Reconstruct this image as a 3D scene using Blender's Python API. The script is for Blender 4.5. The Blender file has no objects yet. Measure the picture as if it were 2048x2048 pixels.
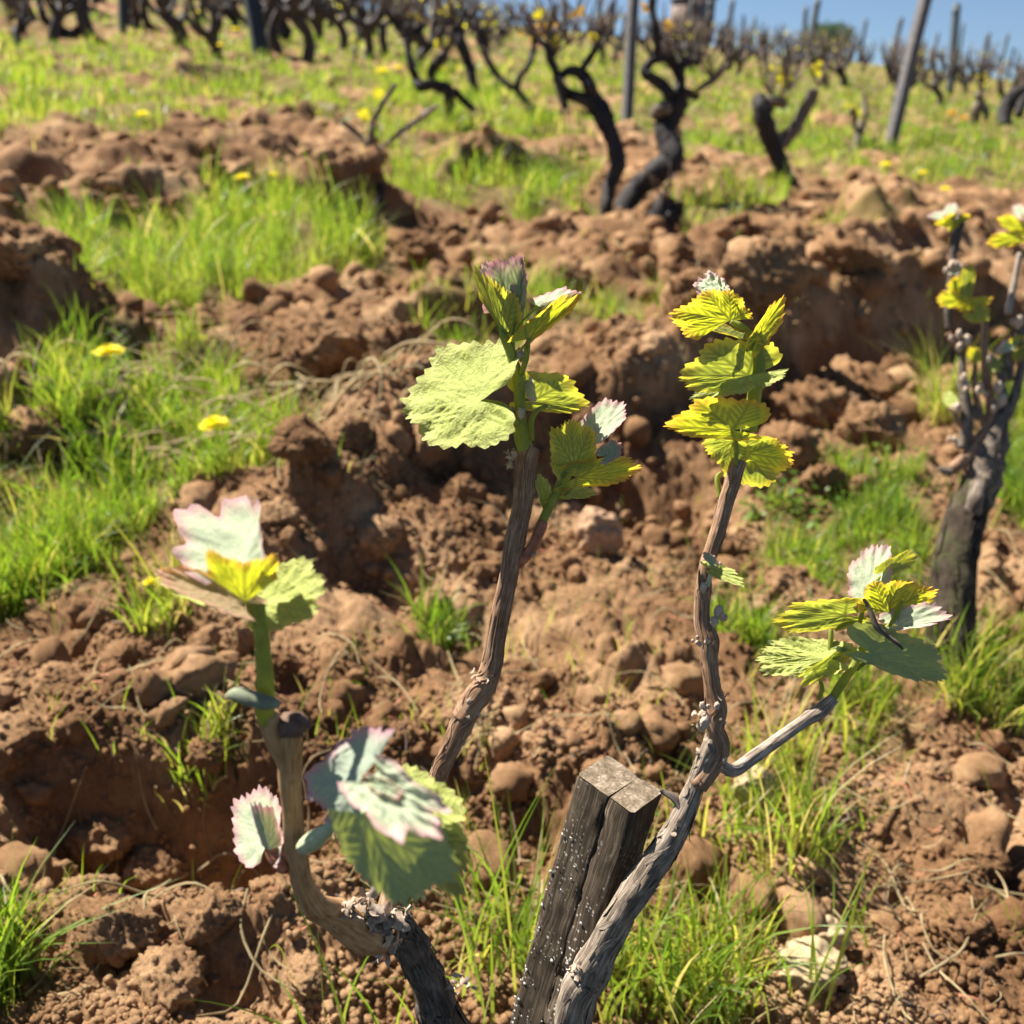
import bpy, math, random
import numpy as np
from mathutils import Vector

# ------------------------------------------------------------------ camera, sky, sun, exposure
S = bpy.context.scene
COL = S.collection
CAM_H, PITCH = 0.72, math.radians(25.0)
cam = bpy.data.cameras.new('camera'); camo = bpy.data.objects.new('camera', cam); COL.objects.link(camo)
camo.location = (0, 0, CAM_H); camo.rotation_euler = (math.pi/2 - PITCH, 0, 0)
cam.sensor_fit = 'HORIZONTAL'; cam.sensor_width = 36.0; cam.lens = 36.0
cam.clip_start = 0.01; cam.clip_end = 3000
cam.dof.use_dof = True; cam.dof.focus_distance = 0.52; cam.dof.aperture_fstop = 9.5; cam.dof.aperture_blades = 0
S.camera = camo
SUN_EL, SUN_AZ = math.radians(50), math.radians(-51)          # azimuth from +Y, negative = to the left
sdir = Vector((math.sin(SUN_AZ)*math.cos(SUN_EL), math.cos(SUN_AZ)*math.cos(SUN_EL), math.sin(SUN_EL)))
w = bpy.data.worlds.new('World'); S.world = w; w.use_nodes = True
nt = w.node_tree; bg = nt.nodes['Background']
sky = nt.nodes.new('ShaderNodeTexSky'); sky.sky_type = 'NISHITA'; sky.sun_disc = False
sky.sun_elevation = SUN_EL; sky.sun_rotation = SUN_AZ
sky.altitude = 1500; sky.air_density = 1.0; sky.dust_density = 0.0; sky.ozone_density = 3.2
tc = nt.nodes.new('ShaderNodeTexCoord'); va = nt.nodes.new('ShaderNodeVectorMath'); va.operation = 'ADD'; va.inputs[1].default_value = (0, 0, .12)
vn = nt.nodes.new('ShaderNodeVectorMath'); vn.operation = 'NORMALIZE'
nt.links.new(tc.outputs['Generated'], va.inputs[0]); nt.links.new(va.outputs[0], vn.inputs[0]); nt.links.new(vn.outputs[0], sky.inputs[0])
nt.links.new(sky.outputs[0], bg.inputs[0]); bg.inputs[1].default_value = 0.040
sl = bpy.data.lights.new('sun', 'SUN'); sl.energy = 5.0; sl.angle = math.radians(0.53); sl.color = (1.0, 0.94, 0.84)
so = bpy.data.objects.new('sun', sl); COL.objects.link(so)
so.rotation_euler = sdir.to_track_quat('Z', 'Y').to_euler(); so.location = (-3, 6, 8)
S.view_settings.view_transform = 'Standard'; S.view_settings.look = 'None'
S.view_settings.exposure = 1.45; S.view_settings.gamma = 1.0
S.render.engine = 'CYCLES'
S.cycles.use_denoising = True
S.cycles.max_bounces = 8; S.cycles.transparent_max_bounces = 4; S.cycles.transmission_bounces = 4; S.cycles.diffuse_bounces = 4
S.cycles.sample_clamp_indirect = 6.0

# ------------------------------------------------------------------ projection helpers (photo measured on a 2048 grid)
ct, st = math.cos(PITCH), math.sin(PITCH)
RV = np.array([1., 0, 0]); UV_ = np.array([0, st, ct]); FV = np.array([0, ct, -st]); CP = np.array([0, 0, CAM_H])
SLY, SLX = 0.0233, -0.096
def P(x, y, d):
    return CP + d*((x-1024)/2048*RV + (1024-y)/2048*UV_ + FV)
def ray(x, y):
    return (x-1024)/2048*RV + (1024-y)/2048*UV_ + FV
def G(x, y):
    """where the sight line through (x, y) meets the hillside"""
    r = ray(x, y); k = SLY*r[1] + SLX*r[0] - r[2]
    t = CAM_H/max(k, 0.012)
    return CP + t*r
def depth_of(p): return float(np.dot(np.asarray(p)-CP, FV))
F = 2048/1932.0
def g19(pts): return np.array([G(x*F, y*F)[:2] for x, y in pts])
ZOOM = {1: (780, 480, 520/1932), 2: (1300, 500, 320/1189), 3: (280, 960, 420/1560), 4: (440, 1420, 520/1600),
        5: (1480, 1050, 440/1932), 6: (1330, 960, 230/694), 7: (1000, 1440, 420/1335), 8: (1728, 380, 320/606),
        10: (0, 0, 420/1932), 11: (380, 0, 420/1932), 12: (640, 0, 400/1932), 13: (980, 0, 520/1932), 14: (1300, 0, 748/1932),
        15: (1460, 160, 588/1932), 16: (560, 160, 340/1932), 0: (0, 0, 1.0), 19: (0, 0, F)}
def Q(z, x, y): a, b, s = ZOOM[z]; return a+x*s, b+y*s

# ------------------------------------------------------------------ noise
def _h(ix, iy, seed):
    h = (ix.astype(np.int64)*374761393 + iy.astype(np.int64)*668265263 + seed*1442695041) & 0xffffffff
    h = ((h ^ (h >> 13))*1274126177) & 0xffffffff
    return (h ^ (h >> 16)) & 0xffffffff
def rnd(ix, iy, seed): return _h(ix, iy, seed)/4294967295.0
def perlin(x, y, seed=0):
    xi, yi = np.floor(x), np.floor(y); fx, fy = x-xi, y-yi
    u = fx*fx*fx*(fx*(fx*6-15)+10); v = fy*fy*fy*(fy*(fy*6-15)+10)
    def g(dx, dy):
        a = rnd(xi+dx, yi+dy, seed)*6.2831853
        return np.cos(a)*(fx-dx)+np.sin(a)*(fy-dy)
    n0 = g(0, 0)*(1-u)+g(1, 0)*u; n1 = g(0, 1)*(1-u)+g(1, 1)*u
    return (n0*(1-v)+n1*v)*1.4
def fbm(x, y, seed, o=4):
    r = 0; a = 1.0
    for i in range(o):
        r = r+a*perlin(x*2**i, y*2**i, seed+i); a *= .5
    return r
def domes(x, y, seed):
    """irregular rounded lumps, 0..1"""
    x = x+.30*perlin(x*1.7, y*1.7, seed+71); y = y+.30*perlin(x*1.7+9, y*1.7+4, seed+72)
    xi, yi = np.floor(x), np.floor(y); out = np.zeros_like(x)
    for dx in (-1, 0, 1):
        for dy in (-1, 0, 1):
            cx, cy = xi+dx, yi+dy
            px = cx+rnd(cx, cy, seed); py = cy+rnd(cx, cy, seed+1)
            rr = .42+.45*rnd(cx, cy, seed+2); am = .25+.75*rnd(cx, cy, seed+3)
            q = ((x-px)**2+(y-py)**2)/(rr*rr)
            out = np.maximum(out, am*np.clip(1-q*q, 0, 1)**.5)
    return out
def seg_dist(x, y, pts):
    best = np.full(x.shape, 1e9)
    for (ax, ay), (bx, by) in zip(pts[:-1], pts[1:]):
        dx, dy = bx-ax, by-ay; t = np.clip(((x-ax)*dx+(y-ay)*dy)/(dx*dx+dy*dy+1e-12), 0, 1)
        best = np.minimum(best, np.hypot(x-ax-t*dx, y-ay-t*dy))
    return best
def in_poly(x, y, poly):
    inside = np.zeros(x.shape, bool); n = len(poly)
    for i in range(n):
        x0, y0 = poly[i]; x1, y1 = poly[(i+1) % n]
        c = ((y0 > y) != (y1 > y)) & (x < (x1-x0)*(y-y0)/(y1-y0+1e-12)+x0)
        inside ^= c
    return inside

# ------------------------------------------------------------------ mesh helpers
class MB:
    """gathers verts / faces (+ uv, + point attributes) for ONE mesh object"""
    def __init__(s): s.v, s.f, s.uv, s.at, s.n = [], [], [], {}, 0; s.mi = []
    def add(s, v, f, uv=None, mi=0, **at):
        v = np.asarray(v, float).reshape(-1, 3)
        for row in f: s.f.append(np.asarray(row)+s.n)
        s.mi += [mi]*len(f)
        s.v.append(v)
        s.uv.append(np.zeros((len(v), 2)) if uv is None else np.asarray(uv, float))
        for k in set(list(at)+list(s.at)):
            a = at.get(k, 0.0)
            s.at.setdefault(k, [np.zeros(s.n)] if s.n else [])
            s.at[k].append(np.full(len(v), a) if np.isscalar(a) else np.asarray(a, float))
        s.n += len(v)
def raw_mesh(name, v, faces=None, fa=None, mats=(), uv=None, at=None, mi=None, smooth=True):
    me = bpy.data.meshes.new(name); v = np.asarray(v, np.float32)
    me.vertices.add(len(v)); me.vertices.foreach_set('co', v.ravel())
    if fa is not None:
        k = fa.shape[1]; loops = fa.ravel().astype(np.int32); starts = np.arange(0, len(loops), k, dtype=np.int32)
    else:
        lens = np.array([len(f) for f in faces]); loops = np.concatenate(faces).astype(np.int32)
        starts = np.concatenate([[0], np.cumsum(lens)[:-1]]).astype(np.int32)
    me.loops.add(len(loops)); me.loops.foreach_set('vertex_index', loops)
    me.polygons.add(len(starts)); me.polygons.foreach_set('loop_start', starts)
    for m in mats:
        if m is not None: me.materials.append(m)
    if mi is not None: me.polygons.foreach_set('material_index', np.asarray(mi, np.int32))
    me.update(calc_edges=True)
    if smooth: me.polygons.foreach_set('use_smooth', np.ones(len(starts), bool))
    if uv is not None:
        l = me.uv_layers.new(name='UVMap'); l.data.foreach_set('uv', np.asarray(uv, np.float32)[loops].ravel())
    for k, a in (at or {}).items():
        t = me.attributes.new(k, 'FLOAT', 'POINT'); t.data.foreach_set('value', np.asarray(a, np.float32))
    me.validate(clean_customdata=False)
    return me
def link(name, me, parent=None):
    o = bpy.data.objects.new(name, me); COL.objects.link(o)
    if parent is not None: o.parent = parent
    return o
def root_loc(o):
    while o.parent is not None: o = o.parent
    return np.array(o.location)
def build(mb, name, mats, parent=None, origin=None, smooth=True):
    if not isinstance(mats, (list, tuple)): mats = [mats]
    v = np.concatenate(mb.v)
    if parent is not None: off = root_loc(parent)
    else: off = np.zeros(3) if origin is None else np.asarray(origin)
    me = raw_mesh(name, v-off, faces=mb.f, mats=mats, uv=np.concatenate(mb.uv), at={k: np.concatenate(a) for k, a in mb.at.items()}, mi=mb.mi, smooth=smooth)
    o = link(name, me, parent)
    if parent is None: o.location = off
    return o
def tag(o, label=None, cat=None, group=None, kind=None):
    if label: o['label'] = label
    if cat: o['category'] = cat
    if group: o['group'] = group
    if kind: o['kind'] = kind
    return o
def empty(name, loc):
    o = bpy.data.objects.new(name, None); COL.objects.link(o); o.location = [float(c) for c in loc]; o.empty_display_size = .05
    return o
def copy_tree(o, parent=None):
    c = o.copy(); COL.objects.link(c)
    if parent is not None: c.parent = parent
    for ch in list(o.children): copy_tree(ch, c)
    return c
def spline(pts, per=6):
    p = np.asarray(pts, float); n = len(p)
    if n == 2: return np.array([p[0]+(p[1]-p[0])*t for t in np.linspace(0, 1, per+1)])
    e = np.vstack([2*p[0]-p[1], p, 2*p[-1]-p[-2]]); out = []
    for i in range(1, n):
        a, b, c, d = e[i-1], e[i], e[i+1], e[i+2]
        for t in np.linspace(0, 1, per, endpoint=False):
            out.append(.5*((2*b)+(c-a)*t+(2*a-5*b+4*c-d)*t*t+(3*b-a-3*c+d)*t**3))
    out.append(p[-1]); return np.array(out)
def tube(mb, pts, rad, sides=10, per=6, rough=0.0, seed=0, freq=60., mi=0, cap=True, ridge=0, **at):
    """pts (n,3), rad (n): a swept limb with knobbly / ridged surface"""
    q = spline(np.hstack([np.asarray(pts, float), np.asarray(rad, float).reshape(-1, 1)]), per)
    c, r = q[:, :3], np.maximum(q[:, 3], 1e-5); n = len(c)
    t = np.gradient(c, axis=0); t /= np.linalg.norm(t, axis=1)[:, None]+1e-12
    ref = np.array([0, 0, 1.]) if abs(t[0, 2]) < .9 else np.array([1., 0, 0])
    u = np.cross(t[0], ref); u /= np.linalg.norm(u); us = []
    for i in range(n):
        u = u-t[i]*np.dot(u, t[i]); u /= np.linalg.norm(u); us.append(u)
    us = np.array(us); ws = np.cross(t, us)
    an = np.linspace(0, 2*math.pi, sides+1); L = np.concatenate([[0], np.cumsum(np.linalg.norm(np.diff(c, axis=0), axis=1))])
    A, LL = np.meshgrid(an, L); Rm = r.mean()
    rr = np.repeat(r[:, None], sides+1, 1)
    if rough:
        wave = perlin(np.cos(A)*1.3+LL*freq*.35+seed*3.1, np.sin(A)*1.3+LL*freq*.2+seed*1.7, seed)+.6*perlin(np.cos(A)*2.6+seed, np.sin(A)*2.6+LL*freq, seed+5)
        rr = rr*(1+rough*wave)
    if ridge:
        tw = A+LL*6.0
        rr = rr*(1+ridge*(np.abs(perlin(np.cos(tw)*4.5+seed*2.2+LL*freq*.12, np.sin(tw)*4.5+LL*freq*.10, seed+9))*2-.5))
    rr[:, -1] = rr[:, 0]
    v = c[:, None, :]+rr[..., None]*(np.cos(A)[..., None]*us[:, None, :]+np.sin(A)[..., None]*ws[:, None, :])
    k = sides+1; i, j = np.meshgrid(np.arange(n-1), np.arange(sides), indexing='ij'); b = (i*k+j).ravel()
    f = np.stack([b, b+1, b+k+1, b+k], 1); v = v.reshape(-1, 3); uv = np.stack([A.ravel()*Rm, LL.ravel()], 1)
    fs = list(f)
    if cap:
        vv = np.vstack([v, c[0], c[-1]]); nn = len(v); uv = np.vstack([uv, [0, 0], [0, L[-1]]])
        fs += [np.array([j+1, j, nn]) for j in range(sides)]
        e = (n-1)*k; fs += [np.array([e+j, e+j+1, nn+1]) for j in range(sides)]
        v = vv
    mb.add(v, fs, uv, mi, **at); return c
def strips(mb, pts, rad, n, ln, wd, seed, lift=.35):
    """loose shaggy strips peeling from a limb"""
    q = spline(np.hstack([np.asarray(pts, float), np.asarray(rad, float).reshape(-1, 1)]), 8); c, r = q[:, :3], q[:, 3]; t = np.gradient(c, axis=0); t /= np.linalg.norm(t, axis=1)[:, None]; rv = random.Random(seed); L = np.linalg.norm(np.diff(c, axis=0), axis=1).mean()
    for _ in range(n):
        m_ = max(2, int(ln*rv.uniform(.5, 1.5)/L)); i0 = rv.randrange(0, max(1, len(c)-m_-1)); a = rv.uniform(0, 6.28); w_ = wd*rv.uniform(.4, 1.5); lf = rv.uniform(0, lift)*rv.random(); e0, e1_ = rv.random()**3, rv.random()**2; v = []; tw = rv.gauss(0, .15)
        for j in range(m_+1):
            i = min(i0+j, len(c)-1); f = j/m_; u = np.cross(t[i], [.3, .2, .93]); u /= np.linalg.norm(u); w2 = np.cross(t[i], u); an = a+tw*f; o_ = u*math.cos(an)+w2*math.sin(an); s_ = -u*math.sin(an)+w2*math.cos(an)
            h = r[i]*(1.03+lf*(e0*(1-f)**3+e1_*f**3)); k = w_*(.35+.65*math.sin(math.pi*min(.98, f+.02)))*rv.uniform(.7, 1.1); v += [c[i]+o_*h*.985+s_*k, c[i]+o_*(h+r[i]*.05), c[i]+o_*h*.985-s_*k]
        uv = [(a*r.mean()+(z_-1)*w_, j*L+a) for j in range(m_+1) for z_ in range(3)]
        mb.add(v, [np.array([3*j+z_, 3*j+z_+1, 3*j+z_+4, 3*j+z_+3]) for j in range(m_) for z_ in (0, 1)], uv)
def zpts(z, lst):
    """[(zx, zy, depth, width_in_zoom_px)] -> points, radii"""
    s = ZOOM[z][2]; p = [P(*Q(z, a, b), d) for a, b, d, ww in lst]
    return np.array(p), np.array([ww*s/2048*d/2*.94 for a, b, d, ww in lst])

# ------------------------------------------------------------------ materials
def mat(name):
    m = bpy.data.materials.new(name); m.use_nodes = True; n = m.node_tree; n.nodes.clear()
    o = n.nodes.new('ShaderNodeOutputMaterial'); return m, n, o
def N(n, t, **kw):
    x = n.nodes.new(t)
    for k, v in kw.items():
        if k.startswith('i_'): x.inputs[k[2:]].default_value = v
        elif k[0] == 'n' and k[1:].isdigit(): x.inputs[int(k[1:])].default_value = v
        else: setattr(x, k, v)
    return x
def ramp(n, src, stops, mode='LINEAR'):
    r = n.nodes.new('ShaderNodeValToRGB'); r.color_ramp.interpolation = mode
    e = r.color_ramp.elements
    while len(e) < len(stops): e.new(.5)
    for el, (p, c) in zip(e, stops): el.position = p; el.color = (*c, 1) if len(c) == 3 else c
    n.links.new(src, r.inputs[0]); return r
def noise(n, vec, scale, detail=5, rough=.6, dist=0.):
    x = N(n, 'ShaderNodeTexNoise', i_Scale=scale, i_Detail=detail, i_Roughness=rough, i_Distortion=dist)
    if vec is not None: n.links.new(vec, x.inputs['Vector'])
    return x
def mixc(n, f, a, b, mode='MIX'):
    x = N(n, 'ShaderNodeMix', data_type='RGBA', blend_type=mode)
    for s, i in ((f, 0), (a, 6), (b, 7)):
        if hasattr(s, 'links'): n.links.new(s, x.inputs[i])
        else: x.inputs[i].default_value = s if i == 0 else (*s, 1)
    return x.outputs[2]
def mth(n, op, a, b=None, c=None):
    x = N(n, 'ShaderNodeMath', operation=op)
    for i, s in enumerate((a, b, c)):
        if s is None: continue
        if hasattr(s, 'links'): n.links.new(s, x.inputs[i])
        else: x.inputs[i].default_value = s
    return x.outputs[0]
def attr(n, name): return N(n, 'ShaderNodeAttribute', attribute_name=name).outputs['Fac']
def bump(n, h, strength=.5, dist=.002, normal=None):
    b = N(n, 'ShaderNodeBump', i_Strength=strength, i_Distance=dist); n.links.new(h, b.inputs['Height'])
    if normal is not None: n.links.new(normal, b.inputs['Normal'])
    return b.outputs[0]
def princ(n, o, col, rough=.8, spec=.3, normal=None):
    p = N(n, 'ShaderNodeBsdfPrincipled', i_Roughness=rough); p.inputs['Specular IOR Level'].default_value = spec
    if hasattr(col, 'links'): n.links.new(col, p.inputs['Base Color'])
    else: p.inputs['Base Color'].default_value = (*col, 1)
    if normal is not None: n.links.new(normal, p.inputs['Normal'])
    if o is not None: n.links.new(p.outputs[0], o.inputs[0])
    return p

def soil_mat(name, green=True, light=1.0):
    m, n, o = mat(name); g = N(n, 'ShaderNodeNewGeometry').outputs['Position']
    a = noise(n, g, 5.5, 6, .6); b = noise(n, g, 70, 6, .7); c = noise(n, g, 420, 4, .7)
    L = lambda c3: tuple(x*light for x in c3)
    base = ramp(n, a.outputs[0], [(.30, L((.145, .075, .036))), (.50, L((.285, .165, .084))), (.66, L((.47, .305, .17)))]).outputs[0]
    col = mixc(n, .55, base, ramp(n, b.outputs[0], [(.3, (.62, .58, .55)), (.7, (1.25, 1.22, 1.2))]).outputs[0], 'MULTIPLY')
    col = mixc(n, .5, col, ramp(n, c.outputs[0], [(.35, (.7, .68, .66)), (.7, (1.3, 1.3, 1.3))]).outputs[0], 'MULTIPLY')
    if green:
        gr = ramp(n, noise(n, g, 26, 5, .7).outputs[0], [(.25, (.050, .060, .018)), (.5, (.115, .135, .035)), (.75, (.23, .19, .085))]).outputs[0]
        col = mixc(n, mth(n, 'MULTIPLY', attr(n, 'green'), .85), col, gr)
    gr_ = N(n, 'ShaderNodeTexVoronoi', feature='SMOOTH_F1', i_Scale=190.0, i_Smoothness=.4); wp = mixc(n, .35, g, noise(n, g, 60, 3, .6).outputs['Color'], 'ADD'); n.links.new(wp, gr_.inputs['Vector'])
    g2 = N(n, 'ShaderNodeTexVoronoi', i_Scale=520.0); n.links.new(g, g2.inputs['Vector'])
    h = mth(n, 'ADD', mth(n, 'MULTIPLY', b.outputs[0], .5), mth(n, 'MULTIPLY', c.outputs[0], .3))
    h = mth(n, 'SUBTRACT', h, mth(n, 'ADD', mth(n, 'MULTIPLY', gr_.outputs['Distance'], .8), mth(n, 'MULTIPLY', g2.outputs['Distance'], .28)))
    princ(n, o, col, .95, .1, bump(n, h, .75, .0020)); return m
M_SOIL = soil_mat('soil'); M_CRUMB = soil_mat('soil crumbs', False, 1.12)

def bark_mat(name, dark, mid, lite, sx=260., sy=34., bstr=.8, spec=.2):
    m, n, o = mat(name); uv = N(n, 'ShaderNodeUVMap').outputs[0]
    mp = N(n, 'ShaderNodeMapping'); mp.inputs['Scale'].default_value = (sx*4, sy*2.2, 1); n.links.new(uv, mp.inputs[0])
    a = noise(n, mp.outputs[0], 1.0, 6, .65, .6); g = N(n, 'ShaderNodeNewGeometry').outputs['Position']
    b = noise(n, g, 110, 4, .6)
    f = mth(n, 'ADD', mth(n, 'MULTIPLY', a.outputs[0], .72), mth(n, 'MULTIPLY', b.outputs[0], .28))
    col = ramp(n, f, [(.34, dark), (.5, mid), (.68, lite)]).outputs[0]
    princ(n, o, col, .75, spec, bump(n, a.outputs[0], bstr, .0005)); return m
M_CANE = bark_mat('brown cane bark', (.075, .036, .019), (.27, .155, .088), (.52, .375, .26), 300, 22, .9)
M_CANE_SMOOTH = bark_mat('smooth ochre cane bark', (.19, .085, .036), (.42, .235, .11), (.56, .37, .20), 200, 26, .5)
M_ARM = bark_mat('fissured arm bark', (.030, .022, .017), (.22, .17, .125), (.54, .46, .37), 230, 20, 1.0)
M_ARMDARK = bark_mat('dark arm bark', (.020, .015, .013), (.085, .066, .054), (.24, .20, .17), 230, 22, 1.0)
M_WHITECANE = bark_mat('silver cane bark', (.07, .045, .032), (.32, .25, .19), (.62, .56, .48), 260, 14, .9)
M_OLD = bark_mat('old black vine bark', (.010, .009, .009), (.030, .026, .026), (.085, .075, .07), 60, 10, 1.0)
M_TRUNKGREY = bark_mat('grey rough vine bark', (.030, .022, .016), (.135, .105, .078), (.36, .30, .235), 110, 24, 1.2)
M_TWIG = bark_mat('twig bark', (.055, .038, .028), (.15, .11, .085), (.30, .24, .19), 200, 20, .4)
M_FARVINE = bark_mat('distant vine bark', (.020, .017, .018), (.055, .046, .046), (.13, .11, .10), 60, 10, .5)

def simple(name, col, rough=.7, spec=.3, nscale=60, var=.35, bs=.2, bd=.001, trans=None):
    m, n, o = mat(name); g = N(n, 'ShaderNodeNewGeometry').outputs['Position']; a = noise(n, g, nscale, 5, .6)
    c = ramp(n, a.outputs[0], [(.3, tuple(x*(1-var) for x in col)), (.7, tuple(min(1, x*(1+var)) for x in col))]).outputs[0]
    p = princ(n, None, c, rough, spec, bump(n, a.outputs[0], bs, bd))
    if trans:
        t = N(n, 'ShaderNodeBsdfTranslucent'); t.inputs[0].default_value = (*trans, 1); mx = N(n, 'ShaderNodeMixShader', n0=.4)
        n.links.new(p.outputs[0], mx.inputs[1]); n.links.new(t.outputs[0], mx.inputs[2]); n.links.new(mx.outputs[0], o.inputs[0])
    else: n.links.new(p.outputs[0], o.inputs[0])
    return m
M_STEM = simple('green shoot', (.33, .37, .07), .6, .25, 260, .25, .2, .0003, (.45, .45, .04))
M_STEMPALE = simple('pale downy stalk', (.42, .46, .28), .8, .2, 300, .2, .2, .0005)
M_STEMRED = simple('red brown shoot base', (.34, .13, .07), .7, .3, 300, .4, .4, .0006)
M_BUD = simple('downy bud', (.50, .385, .29), .9, .1, 420, .25, .8, .001)
M_FLAKE = simple('pale peeling bark', (.38, .295, .225), .9, .1, 300, .45, .5, .001)
M_SCAR = simple('dark cut wood', (.14, .085, .060), .8, .2, 300, .5, .4, .001)
M_STONE = simple('pale ochre stone', (.40, .30, .175), .9, .15, 55, .28, .5, .004)
M_STONE2 = simple('brown earthy stone', (.36, .225, .135), .9, .15, 60, .3, .6, .004)
M_PETAL = simple('yellow petals', (.90, .78, .02), .6, .2, 200, .12, .1, .001, (.95, .85, .02))
M_ORANGE = simple('orange petals', (.80, .36, .02), .6, .2, 200, .15, .1, .001, (.85, .4, .02))
M_POST = simple('grey weathered post', (.115, .108, .108), .8, .25, 30, .4, .6, .004)
M_POSTDARK = simple('dark metal post', (.030, .040, .044), .6, .4, 30, .3, .2, .003)
M_STRAW = simple('dry straw', (.46, .36, .20), .8, .2, 60, .35, .1, .001, (.3, .22, .1))
M_WALL = simple('rubble hut wall', (.22, .17, .15), .9, .1, 5, .4, .5, .03)
M_ROOF = simple('slate roof', (.10, .11, .14), .8, .2, 8, .3, .4, .02)
M_DOOR = simple('blue grey door', (.16, .19, .25), .7, .2, 8, .2, .2, .01)

def leaf_mat(name, top, under, thru, rimcol, rimthru, tw=.5, rimw=.6, downy=0.0, vein_d=.95):
    m, n, o = mat(name); geo = N(n, 'ShaderNodeNewGeometry'); pos = geo.outputs['Position']
    ve, ri = attr(n, 'vein'), attr(n, 'rim'); a = noise(n, pos, 900, 3, .6)
    r = mth(n, 'MULTIPLY', mth(n, 'SMOOTH_MIN', ri, 1.0, .1), rimw)
    base = mixc(n, geo.outputs['Backfacing'], top, under)
    base = mixc(n, mth(n, 'MULTIPLY', ve, .35), base, tuple(min(1, x*1.25+.04) for x in under))
    base = mixc(n, r, base, rimcol)
    base = mixc(n, .6, base, ramp(n, a.outputs[0], [(.3, (.75, .78, .7)), (.7, (1.18, 1.15, 1.2))]).outputs[0], 'MULTIPLY')
    thr = mixc(n, mth(n, 'MULTIPLY', ve, vein_d), thru, tuple(x*.22 for x in thru))
    thr = mixc(n, r, thr, rimthru)
    p = princ(n, None, base, .62 if not downy else .9, .25 if not downy else .1, bump(n, mth(n, 'ADD', mth(n, 'ADD', a.outputs[0], mth(n, 'MULTIPLY', noise(n, pos, 360, 2, .5).outputs[0], 1.6)), mth(n, 'MULTIPLY', ve, -.8)), .6, .0011 if not downy else .0003))
    if downy:
        p.inputs['Sheen Weight'].default_value = downy; p.inputs['Sheen Roughness'].default_value = .5
    t = N(n, 'ShaderNodeBsdfTranslucent'); n.links.new(thr, t.inputs[0])
    mx = N(n, 'ShaderNodeMixShader', n0=tw); n.links.new(p.outputs[0], mx.inputs[1]); n.links.new(t.outputs[0], mx.inputs[2])
    n.links.new(mx.outputs[0], o.inputs[0]); return m
LM = {
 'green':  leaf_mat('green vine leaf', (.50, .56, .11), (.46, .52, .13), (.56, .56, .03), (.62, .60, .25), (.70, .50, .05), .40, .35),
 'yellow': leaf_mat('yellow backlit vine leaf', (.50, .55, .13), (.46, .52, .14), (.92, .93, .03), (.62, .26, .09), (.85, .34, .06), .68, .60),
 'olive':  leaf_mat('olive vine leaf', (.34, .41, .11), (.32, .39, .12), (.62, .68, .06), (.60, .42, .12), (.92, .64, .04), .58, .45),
 'white':  leaf_mat('white downy vine leaf', (.56, .62, .42), (.52, .59, .40), (.70, .70, .34), (.76, .38, .44), (.78, .36, .36), .40, .78, .12),
 'pink':   leaf_mat('pink edged grey green leaf', (.40, .46, .33), (.38, .45, .33), (.34, .38, .14), (.58, .22, .32), (.62, .22, .28), .38, .75, .3),
 'blue':   leaf_mat('blue green downy leaf underside', (.36, .44, .19), (.34, .42, .19), (.46, .52, .07), (.30, .32, .2), (.3, .3, .1), .30, .3, .3),
 'orange': leaf_mat('orange tinged young leaf', (.60, .46, .22), (.55, .40, .22), (.85, .55, .04), (.80, .42, .36), (.85, .42, .16), .55, .75),
}

def grass_mat(name, stops, tw=.5):
    m, n, o = mat(name); t = attr(n, 'tint'); hgt = attr(n, 'along')
    c = ramp(n, t, stops).outputs[0]
    c = mixc(n, mth(n, 'MULTIPLY', mth(n, 'POWER', mth(n, 'SUBTRACT', 1.0, hgt), 3.0), .6), c, (.34, .30, .14))
    p = princ(n, None, c, .42, .45); tr = N(n, 'ShaderNodeBsdfTranslucent'); n.links.new(mixc(n, 1.0, c, (1.9, 1.9, .8), 'MULTIPLY'), tr.inputs[0])
    mx = N(n, 'ShaderNodeMixShader', n0=tw); n.links.new(p.outputs[0], mx.inputs[1]); n.links.new(tr.outputs[0], mx.inputs[2]); n.links.new(mx.outputs[0], o.inputs[0])
    return m
M_GRASS = grass_mat('meadow grass', [(0, (.055, .12, .02)), (.35, (.12, .22, .025)), (.62, (.20, .28, .035)), (.80, (.30, .29, .07)), (.92, (.46, .38, .19)), (1, (.55, .46, .27))])

# ------------------------------------------------------------------ the hillside
rng = np.random.default_rng(7); random.seed(7)
BERMS = [  # (photo polyline on 1932 grid, height, half width)
 ([(420, 975), (520, 925), (650, 862), (800, 800), (960, 765)], .12, .15),
 ([(960, 740), (1100, 675), (1280, 640), (1430, 585), (1600, 535), (1780, 520)], .20, .20),
 ([(470, 660), (600, 610), (760, 575), (900, 560)], .10, .16),
 ([(880, 520), (1050, 490), (1300, 470), (1500, 455), (1700, 430), (1900, 420)], .10, .22),
 ([(1600, 402), (1650, 380), (1700, 395)], .13, .24), ([(600, 335), (655, 318)], .20, .22),
 ([(-60, 300), (150, 300), (330, 285), (500, 275)], .11, .26), ([(-60, 375), (200, 360), (420, 345), (560, 330)], .07, .2),
 ([(790, 305), (900, 288), (1010, 282)], .16, .22), ([(280, 142), (430, 132)], .12, .4),
 ([(-80, 600), (60, 560), (110, 600)], .12, .16), ([(-60, 800), (40, 760), (110, 780)], .10, .10),
 ([(1180, 420), (1320, 410), (1440, 430)], .05, .14), ([(-80, 1440), (60, 1400), (150, 1420)], .03, .07),
 ([(60, 1790), (200, 1760), (420, 1740), (520, 1760)], .025, .08),
]
BERMG = [(g19(p)*(CAM_H-.8*h)/CAM_H, h, ww) for p, h, ww in BERMS]
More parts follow.
